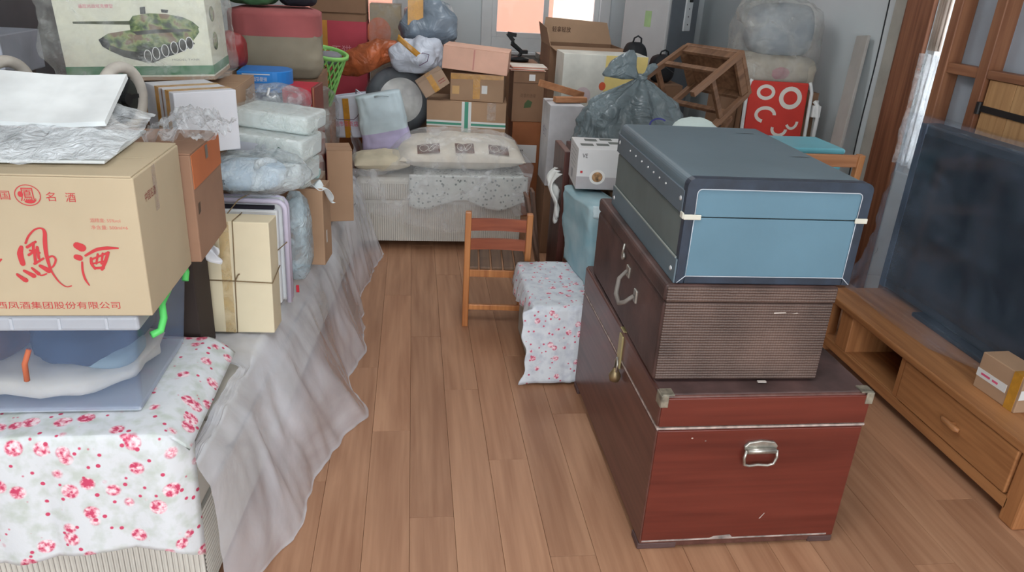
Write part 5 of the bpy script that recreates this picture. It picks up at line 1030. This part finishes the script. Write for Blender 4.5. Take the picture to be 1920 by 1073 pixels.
# covered stool
OT = T('ottoman', 'grey padded stool under a rose-print cloth beside the trunks', 'stool', (0.572, 2.83, 0)); m_ott = M('grey_vinyl', (160, 158, 150), .6, var=.05)
B('body', m_ott, OT, -0.083, 0.168, -0.205, 0.255, 0.015, 0.30, .02, 3); B('pad', m_ott, OT, -0.086, 0.17, -0.21, 0.26, 0.301, 0.347, .014, 3); B('base', m_blk, OT, -0.07, 0.15, -0.19, 0.24, 0, 0.015, 0)
m_fl2 = floral('small_rose_cotton', (216, 222, 228), 20.0, (206, 96, 122), (232, 186, 198), (196, 202, 212), .27)
def ocl(u, v):
    # v across (aisle side to trunk side), u along: top then down the near end
    L = u*0.82; w = 0.30*v
    if L < 0.485: y, z = 3.10-L, 0.353
    else: y = 2.609-0.006*math.sin((L-.485)*8); z = 0.353-(L-.485)*1.02
    x = 0.44+w
    dr = min(1, max(0, 0.48-x)/0.04)
    x = x if dr == 0 else 0.48-0.028*dr**0.5; z -= 0.10*dr**1.2*(1+.25*math.sin(L*14))*(1 if L < .485 else .1) 
    if L >= .485: x += 0.012*math.sin(L*20)*(1-v)-0.01*dr; y -= .006*abs(math.sin(v*9+1))*(v < .72); z = max(.006, z)
    p = (x, y, z); return (x+.005*math.sin(L*60)*dr, y, z+.003*fb(p, 14))
oc_ = MB().grid(ocl, 60, 40).build('floral_cloth', m_fl2, None, smooth=True, solid=.002); tag(oc_, 'small white rose-print cloth over the stool beside the trunk stack', 'cloth')
# blue folded bag and bowl carton on a hidden carton
carton('carton', 'plain brown carton behind the trunk stack under the bowl carton', 0.855, 1.28, 2.66, 0.66, 0.0, 0.70, m_cardD)
carton('carton', 'low brown carton under the aqua bag, hidden behind the stool', 0.75, 0.85, 2.66, 0.60, 0.0, 0.353, m_cardD)
m_bb = M('aqua_nonwoven', (146, 192, 206), .75, var=.07, vs=5, bmp=.5, bs=9, c2=(172, 192, 196)); m_bb2 = M('aqua_side', (120, 178, 198), .75, var=.05, bmp=.25, bs=10)
BB = T('blue_bag', 'pale aqua fabric bag wedged upright behind the brown suitcase', 'bag', (0.775, 2.99, 0.357), rot=(0, math.radians(-4), math.radians(5)))
def bbf(u, v):
    a = 2*PI*u; e = .22; cx = math.copysign(abs(math.cos(a))**e, math.cos(a)); sy = math.copysign(abs(math.sin(a))**e, math.sin(a)); p = (cx*(0.062+.006*v), sy*(0.20-.01*(1-v)), 0.335*v+.03*v*(sy-1)*-.3); n = .009*fb(p, 8, 2)+.006*ridge((p[0], p[1], p[2]*.5), 9, 4); return (p[0]+cx*n, p[1]+sy*n, p[2]+.015*fb(p, 6, 1)*v)
mb = MB().grid(bbf, 60, 30, wu=True); n0 = len(mb.v); mb.face(list(range(n0-60, n0))); mb.face(list(range(59, -1, -1))); mb.build('bag', m_bb, BB, smooth=True)
MB().grid(lambda u, v: (-0.055+.12*u, -0.206-.01*math.sin(u*5), 0.315+.05*v-.01*u), 10, 6).build('flap', M('aqua_pale', (196, 216, 222), .7), BB, smooth=True, solid=.002)
BW = T('bowl_carton', 'white carton with a picture of a bowl behind the suitcase', 'box', (0.79, 3.14, 0.715), rz=-4); mw = M('gloss_white_card', (216, 216, 216), .45, var=.02); B('body', mw, BW, -0.09, 0.15, -0.11, 0.13, 0, 0.175, .003)
B('grey_print', M('silver_grey_print', (176, 172, 174), .5), BW, -0.0905, 0.15, -0.1106, -0.10, 0.003, 0.055, 0)
bo = decal('bowl_print', [ell(0.0, 0.055, .034, .032)], plain('bowl_white', (236, 234, 230), .5), BW, 'F', (0, -0.1108, 0)); decal('food_print', [ell(0.0, 0.055, .023, .022)], M('food_print', (140, 108, 76), .6, var=.5, vs=60), BW, 'F', (0, -0.1114, 0)); text('VE', m_ink, BW, 'F', (-0.06, -0.1108, 0.145), .022, .018); decal('red_square', [rect(-0.075, -0.065, 0.07, 0.08)], m_red, BW, 'F', (0, -0.1108, 0))
for k in range(5): decal('print_line', [rect(-0.08, 0.06, 0.15-.018*k, 0.153-.018*k)], plain('print_grey', (170, 170, 172), .7), BW, 'L', (-0.09, 0, 0))
decal('print_square', [rect(-.05, .0, .02, .06)], plain('print_grey', (170, 170, 172)), BW, 'L', (-0.09, 0, 0))
for k, (a, b) in enumerate(((-.07, -.05), (0.0, -.04), (.06, .0), (-.04, .05), (.03, .07))): decal('photo_print', [rect(a, a+.055, b, b+.045)], plain('print_dark', (104, 108, 104), .6), BW, 'T', (0.0, 0, 0.175))
# big grey sack, knotted
m_sack = M('silver_grey_sack', (104, 116, 120), .3, var=.14, vs=5, bmp=.9, bs=7, bdist=.04)
SK = T('grey_sack', 'large knotted silver-grey plastic sack behind the blue-grey suitcase', 'bag', (1.075, 3.60, 0.732))
def sk(u, v):
    a = 2*PI*u; t = v
    prof = [(0, 0.0), (0.05, 0.20), (0.2, 0.262), (0.45, 0.245), (0.7, 0.175), (0.88, 0.085), (1.0, 0.022)]
    for i in range(len(prof)-1):
        if prof[i][0] <= t <= prof[i+1][0]: f_ = (t-prof[i][0])/(prof[i+1][0]-prof[i][0]); r_ = prof[i][1]*(1-f_)+prof[i+1][1]*f_; break
    fold = 1+.20*t*math.sin(a*11+2*math.sin(a*2))*(.25+.75*t)
    p = Vector((math.cos(a)*r_*fold*1.0, math.sin(a)*r_*fold*.72, 0.385*t)); n = .05*fb(p, 5, 5)+.03*ridge((p.x, p.y, p.z*.4), 7, 2)
    k = 1+n/max(.05, r_)*min(1, r_*8)*.8; return (p.x*k+0.06*t*t*.4, p.y*k, p.z)
MB().grid(sk, 110, 60, wu=True).build('sack', m_sack, SK, smooth=True)
MB().tube([(0.024, 0, 0.38), (0.027, -.005, 0.40)], .026, 12).build('knot', m_sack, SK, smooth=True)
def ear(nm, pts_w):
    def f(u, v):
        k = min(int(v*(len(pts_w)-1)), len(pts_w)-2); t = v*(len(pts_w)-1)-k; c = Vector(pts_w[k][0]).lerp(Vector(pts_w[k+1][0]), t); w = pts_w[k][1]*(1-t)+pts_w[k+1][1]*t
        a = 2*PI*u; q = Vector((math.cos(a)*w, math.sin(a)*w*.35, math.sin(a*3)*w*.12)); n = 1+.2*fb(c+q, 12, 3); return tuple(c+q*n)
    MB().grid(f, 28, 20, wu=True).build(nm, m_sack, SK, smooth=True)
ear('ear', [((0.024, 0, 0.385), .022), ((-0.03, 0, 0.385), .055), ((-0.085, 0, 0.40), .085), ((-0.075, 0, 0.44), .072), ((-0.05, 0, 0.485), .045), ((-0.04, 0, 0.515), .012)])
ear('ear', [((0.03, 0, 0.395), .015), ((0.05, -.01, 0.415), .016), ((0.07, -.01, 0.445), .026), ((0.075, -.01, 0.46), .006)])
decal('blue_print', ring2(0.08, 0.20, .045, .03, .008, 18, .1, .7), plain('indigo_print', (64, 66, 140), .5), SK, 'F', (0, -.175, 0))['kind'] = 'stuff'
tag(blob('white_bag', M('mint_white_bag', (206, 222, 218), .5, var=.05), None, (1.10, 2.74, 0.775), (0.12, 0.08, 0.066), .08, 8, 4, 2.4), 'white mint-tinted bag just behind the blue-grey suitcase', 'bag') if False else None
tag(blob('white_bag', M('mint_white_bag', (206, 222, 218), .5, var=.05), None, (1.10, 2.80, 0.875), (0.125, 0.10, 0.192), .07, 7, 4, 2.4), 'white mint-tinted bag peeping over the blue-grey suitcase', 'bag')

# ================================================================== BACK RIGHT
FR = T('refrigerator', 'tall white refrigerator with grey side in the back corner', 'refrigerator', (2.02, 6.28, 0), 40); m_fw = M('gloss_white_enamel', (206, 206, 206), .18, var=.02); m_fs = M('grey_enamel', (112, 118, 126), .45, var=.04)
# local: front faces -x
B('body', m_fs, FR, -0.19, 0.22, -0.21, 0.21, 0.03, 1.72, .006)
B('door', m_fw, FR, -0.235, -0.192, -0.21, 0.21, 0.93, 1.715, .012, 3); B('door', m_fw, FR, -0.235, -0.192, -0.21, 0.21, 0.06, 0.92, .012, 3)
B('label', M('pale_green_sticker', (176, 206, 150), .6), FR, -0.2365, -0.2345, -0.06, 0.0, 1.22, 1.34, 0)
ou = B('power_socket', m_wp, FR, 0.0, 0.10, -0.225, -0.211, 1.2, 1.55, .004); 
for z in (1.25, 1.31, 1.37): MB().tube([(0.05, -.2265, z), (0.05, -.224, z)], .006, 8).build('socket_hole', m_ink, ou)
B('plug', m_blk, ou, 0.035, 0.065, -.245, -.225, 1.42, 1.46, .004)
for (a, b) in ((-0.15, -0.17), (-0.15, .17), (.18, -.17), (.18, .17)): MB().tube([(a, b, 0), (a, b, .03)], .02, 10).build('foot', m_blk, FR)
m_bk = M('black_nylon', (36, 38, 42), .7, var=.1)
for (x_, y_, z_, s_, lab) in ((1.535, 5.25, 0.905, 1.0, 'black rounded backpack standing behind the yellow-printed carton'), (1.74, 5.25, 0.905, .72, 'smaller black bag with a handle beside the refrigerator')):
    k_ = T('backpack', lab, 'backpack', (x_, y_, z_)); blob('pack', m_bk, k_, (0, 0, .125*s_), (.085, .09, .135*s_), .05, 7, x_, 2.6); MB().tube([(-.03, -.02, .25*s_), (-.025, -.03, .285*s_), (.0, -.03, .30*s_), (.025, -.03, .285*s_), (.03, -.02, .25*s_)], .006, 7).build('handle', m_bk, k_, smooth=True); MB().tube([(-.06, -.088, .10*s_), (0, -.095, .15*s_), (.06, -.088, .10*s_)], .003, 6).build('zip', plain('zip_grey', (70, 72, 74), .4), k_)
carton('carton', 'brown carton under the two black bags by the refrigerator', 1.50, 1.86, 5.1, 0.3, 0.0, 0.90, m_cardD)
# tipped wooden stool on dark cabinet
m_stw = wood('brown_stoolwood', (98, 68, 48), (138, 102, 76), axis=2, rough=.5)
SD = T('stool', 'brown wooden stool tipped on its side on the dark cabinet', 'stool', (1.60, 4.06, 1.07), rot=(0, math.radians(60), math.radians(30)))
a_, b_2, hl = .12, .185, .40
B('seat', m_stw, SD, -a_-.012, a_+.012, -b_2-.012, b_2+.012, .10, .128, .005)
for sx in (-1, 1):
    for sy in (-1, 1): MB().bar((sx*a_, sy*b_2, .10), (sx*(a_+.012), sy*(b_2+.01), .10-hl), .03, .03).build('leg', m_stw, SD, bev=.003)
    MB().bar((sx*(a_+.006), -b_2, -.08), (sx*(a_+.006), b_2, -.08), .02, .03).build('stretcher', m_stw, SD, bev=.002); MB().bar((-a_, sy*b_2 if False else sx*(b_2+.006), -.14), (a_, sx*(b_2+.006), -.14), .02, .03).build('stretcher', m_stw, SD, bev=.002)
    B('apron', m_stw, SD, -a_+.015, a_-.015, sx*b_2-.009, sx*b_2+.009, .05, .10, .002); B('apron', m_stw, SD, sx*a_-.009, sx*a_+.009, -b_2+.015, b_2-.015, .05, .10, .002)
DC = T('cabinet', 'dark walnut cabinet under the tipped stool', 'cabinet', (1.64, 4.1, 0)); m_wal = wood('dark_walnut', (52, 32, 26), (78, 52, 42), axis=2, rough=.45)
B('carcass', m_wal, DC, -.27, .20, -.22, .24, .03, .755, .004); B('top', m_wal, DC, -.28, .21, -.23, .245, .755, .78, .004); B('door', m_wal, DC, -.265, -.037, -.236, -.221, .05, .74, .003); B('door', m_wal, DC, -.033, .195, -.236, -.221, .05, .74, .003)
for k in (-.06, -.01): MB().lathe([(0, 0), (.008, .004), (.011, .014), (0, .02)], 12, (k, -.236, .45), 'y').build('knob', m_silver, DC, smooth=True)
for (x__, y__) in ((-.24, -.19), (.17, -.19), (-.24, .21), (.17, .21)): B('foot', m_wal, DC, x__-.02, x__+.02, y__-.02, y__+.02, 0, .03, 0)
lg = MB().bar((1.66, 3.90, .795), (1.76, 4.0, .88), .025, .025).build('wooden_stick', m_stw, None, bev=.003); tag(lg, 'loose wooden chair leg lying on the dark walnut cabinet', 'stick')
# folded chair with red and white pattern
RC = T('folding_chair', 'folded chair with red fabric and white ring pattern', 'chair', (2.16, 4.19, 0), rot=(math.radians(-6), 0, math.radians(-8))); m_rf = M('red_print_fabric', (190, 54, 44), .8, var=.05); m_cr = plain('cream_print', (206, 200, 190), .8); m_wm = M('white_metal', (206, 208, 206), .4)
B('fabric', m_rf, RC, -.19, .16, -.01, .012, .50, 1.055, .01, 3)
f_ = RC.children[0]
for (cu, cv, ru, rv, w_, a0, a1) in ((-.09, .99, .055, .045, .020, 0, 1), (.06, .965, .068, .066, .026, 0, 1), (-.075, .86, .065, .05, .02, 0, .7), (.02, .78, .05, .045, .018, .45, 1), (-.12, .72, .05, .05, .018, 0, .8), (.09, .83, .04, .05, .016, .55, 1), (-.03, .66, .07, .05, .02, 0, .6), (.10, .69, .045, .045, .018, 0, 1)):
    decal('ring_print', ring2(cu, cv, ru, rv, w_, 24, a0, a1), m_cr, f_, 'F', (0, -.0102, 0))
for (x__, ex) in ((-.20, -.0), (.185, .0)): MB().tube([(x__, .015, 0.0), (x__, .0, .6), (x__, 0, 1.0), (x__*.9, 0, 1.06)], .011, 8).build('frame_tube', m_wm, RC, smooth=True)
MB().tube([(.215, -.015, .30), (.235, -.02, .85), (.225, -.02, .93), (.205, -.01, .955)], .012, 8).build('arm_tube', m_wm, RC, smooth=True); MB().tube([(.24, .02, .0), (.235, .02, .96)], .010, 8).build('frame_tube', m_wm, RC, smooth=True)
B('hinge', m_wm, RC, .20, .25, -.025, .03, .60, .66, .006); B('hinge', m_wm, RC, .20, .25, -.025, .03, .86, .93, .006)
# wrapped bedding bundle on cartons
BU = T('bedding_bundle', 'grey bedding bundle in clear plastic stacked against the right wall', 'bedding', (2.19, 4.58, 0.985))
blob('folded_quilt', M('grey_quilt', (150, 158, 164), .9, var=.06, vs=5), BU, (0.04, 0, .34), (.19, .17, .155), .05, 5, 3, 3.2); blob('blanket', M('sand_blanket', (168, 160, 146), .9, var=.1, vs=6), BU, (0.03, 0, .10), (.24, .20, .11), .07, 6, 5, 3.2); blob('rose_cloth', M('dusty_rose_cloth', (170, 124, 128), .9), BU, (.0, -.15, .10), (.08, .06, .05), .1, 8, 2)
blob('plastic', film('bundle_film', (206, 206, 200), .24, .13, 10, .8, .2, 1.9), BU, (0.02, -.01, .245), (.262, .225, .27), .10, 6, 8, 3.0); blob('plastic_ruffle', film('bundle_film', (206, 206, 200)), BU, (-.13, -.04, .43), (.11, .12, .09), .25, 9, 9, 2.2)
carton('carton', 'brown carton directly under the wrapped grey bedding bundle', 1.98, 2.46, 4.36, 0.4, 0.50, 0.983, m_cardD); carton('carton', 'brown carton on the floor below the bedding bundle', 1.98, 2.46, 4.36, 0.4, 0.0, 0.498, m_cardD)
tag(MB().grid(lambda u, v: (1.88+.10*u, 4.52+.06*v, .99+.15*v*(1-abs(u-.5))+.02*fb((u, v, 0), 5)), 14, 14).build('plastic_scrap', film('pink_scrap', (226, 190, 190), .5, .12, 20, .6), None, smooth=True), 'pinkish clear plastic scrap beside the bedding bundle', 'plastic bag')
carton('carton', 'brown carton under the pinkish plastic scrap', 1.86, 1.975, 4.42, 0.2, 0.0, 0.985, m_cardD)
# leaning pale board
lb = MB().bar((2.40, 3.99, 0.006), (2.515, 4.12, 1.34), .115, .018, up=(1, 0, 0)).build('board', M('pale_grey_board', (176, 172, 166), .7, var=.06), None, bev=.003); tag(lb, 'tall pale board leaning against the right wall', 'board')
# teal stool on cartons, wooden chair
TS = T('plastic_stool', 'teal plastic stool top behind the blue-grey suitcase', 'stool', (1.90, 3.48, 0.40)); m_tl = M('teal_plastic', (108, 178, 192), .35, var=.04)
B('seat', m_tl, TS, -.18, .18, -.15, .15, .43, .46, .014, 4); B('skirt', m_tl, TS, -.175, .175, -.145, .145, .355, .432, .01, 3)
for sx in (-1, 1):
    for sy in (-1, 1): MB().bar((sx*.15, sy*.12, .36), (sx*.172, sy*.14, .0), .04, .04).build('leg', m_tl, TS, bev=.006)
carton('carton', 'brown carton under the teal plastic stool', 1.72, 2.10, 3.31, 0.36, 0.0, 0.398, m_cardD)
WCH = T('wooden_chair', 'pine chair with a straight top rail behind the trunk stack', 'chair', (1.80, 3.06, 0), 0)
for sx in (-1, 1): MB().bar((sx*.16, -.0, 0), (sx*.165, -.03, .90), .03, .035).build('leg', m_pineV, WCH, bev=.004)
for sx in (-1, 1): MB().bar((sx*.16, .21, 0), (sx*.16, .21, .38), .03, .03).build('leg', m_pineV, WCH, bev=.004)
MB().bar((-.16, -.028, .87), (.16, -.028, .87), .02, .055).build('back_rail', m_pl, WCH, bev=.004); MB().bar((-.16, -.018, .65), (.16, -.018, .65), .018, .04).build('back_rail', m_pl, WCH, bev=.004); B('seat', m_pl, WCH, -.18, .18, .0, .23, .38, .398, .005)
# timber rack with white back boards and a plank door
m_rk = wood('rack_timber', (118, 74, 50), (152, 104, 74), axis=2, rough=.5); m_wbd = M('white_back_board', (168, 176, 186), .7, var=.04)
RK = T('timber_rack', 'tall reddish timber rack with pale boards behind the television', 'rack', (2.43, 2.96, 0))
for y_ in (-.52, .015, .275): B('post', m_rk, RK, -.045, .03, y_-.028, y_+.028, 0, 2.1, .004)
for z_ in (.35, 1.27, 1.95): B('rail', wood('rack_rail', (118, 74, 50), (152, 104, 74), axis=1, rough=.5), RK, -.035, .02,  .043, .247, z_-.022, z_+.022, .003)
for (za, zb) in ((.375, 1.245), (1.295, 1.925)): B('back_board', m_wbd, RK, .031, .037, -.01, .30, za-.04, zb+.04, 0)
B('back_board', m_wbd, RK, .031, .037, -.53, -.012, .38, 2.05, 0)
B('rail', MATS['rack_rail'], RK, -.04, .02, -.49, -.015, 1.255, 1.29, .003)
for k in range(3): B('plank', wood('plank_door', (162, 120, 78), (200, 158, 110), axis=2, rough=.6), RK, -.03, -.01, -.49+.155*k, -.338+.155*k, .40, 1.253, .002)
hg = MB().bar((-.036, -.03, 1.135), (-.036, -.40, 1.13), .006, .026).build('strap_hinge', plain('black_iron', (30, 28, 28), .5), RK, bev=.001); MB().tube([(-.04, -.02, 1.11), (-.04, -.02, 1.16)], .012, 10).build('hinge_pin', MATS['black_iron'], hg)
tag(blob('black_cloth', M('black_scarf', (28, 30, 36), .8), None, (2.27, 3.0, 1.02), (.055, .07, .03), .15, 9, 2), 'black cloth scrap on the top edge of the television', 'cloth') if False else None
# bright crumpled plastic and curtain in the side window
tag(MB().grid(lambda u, v: (2.52+.02*math.sin(u*18)+.01*fb((u, v, 0), 5), 3.38+.2*u, .75+.55*v), 30, 20).build('plastic_sheet', film('window_plastic', (236, 238, 240), .5, .1, 12, .7), None, smooth=True), 'sunlit crumpled plastic sheet in the right window gap', 'plastic sheet')
tag(MB().grid(lambda u, v: (2.50+.014*math.sin(u*26), 3.44+.07*u, 1.32+.85*v), 30, 6).build('curtain', M('beige_curtain', (196, 180, 166), .9), None, smooth=True, solid=.002), 'narrow beige curtain at the right window', 'curtain')
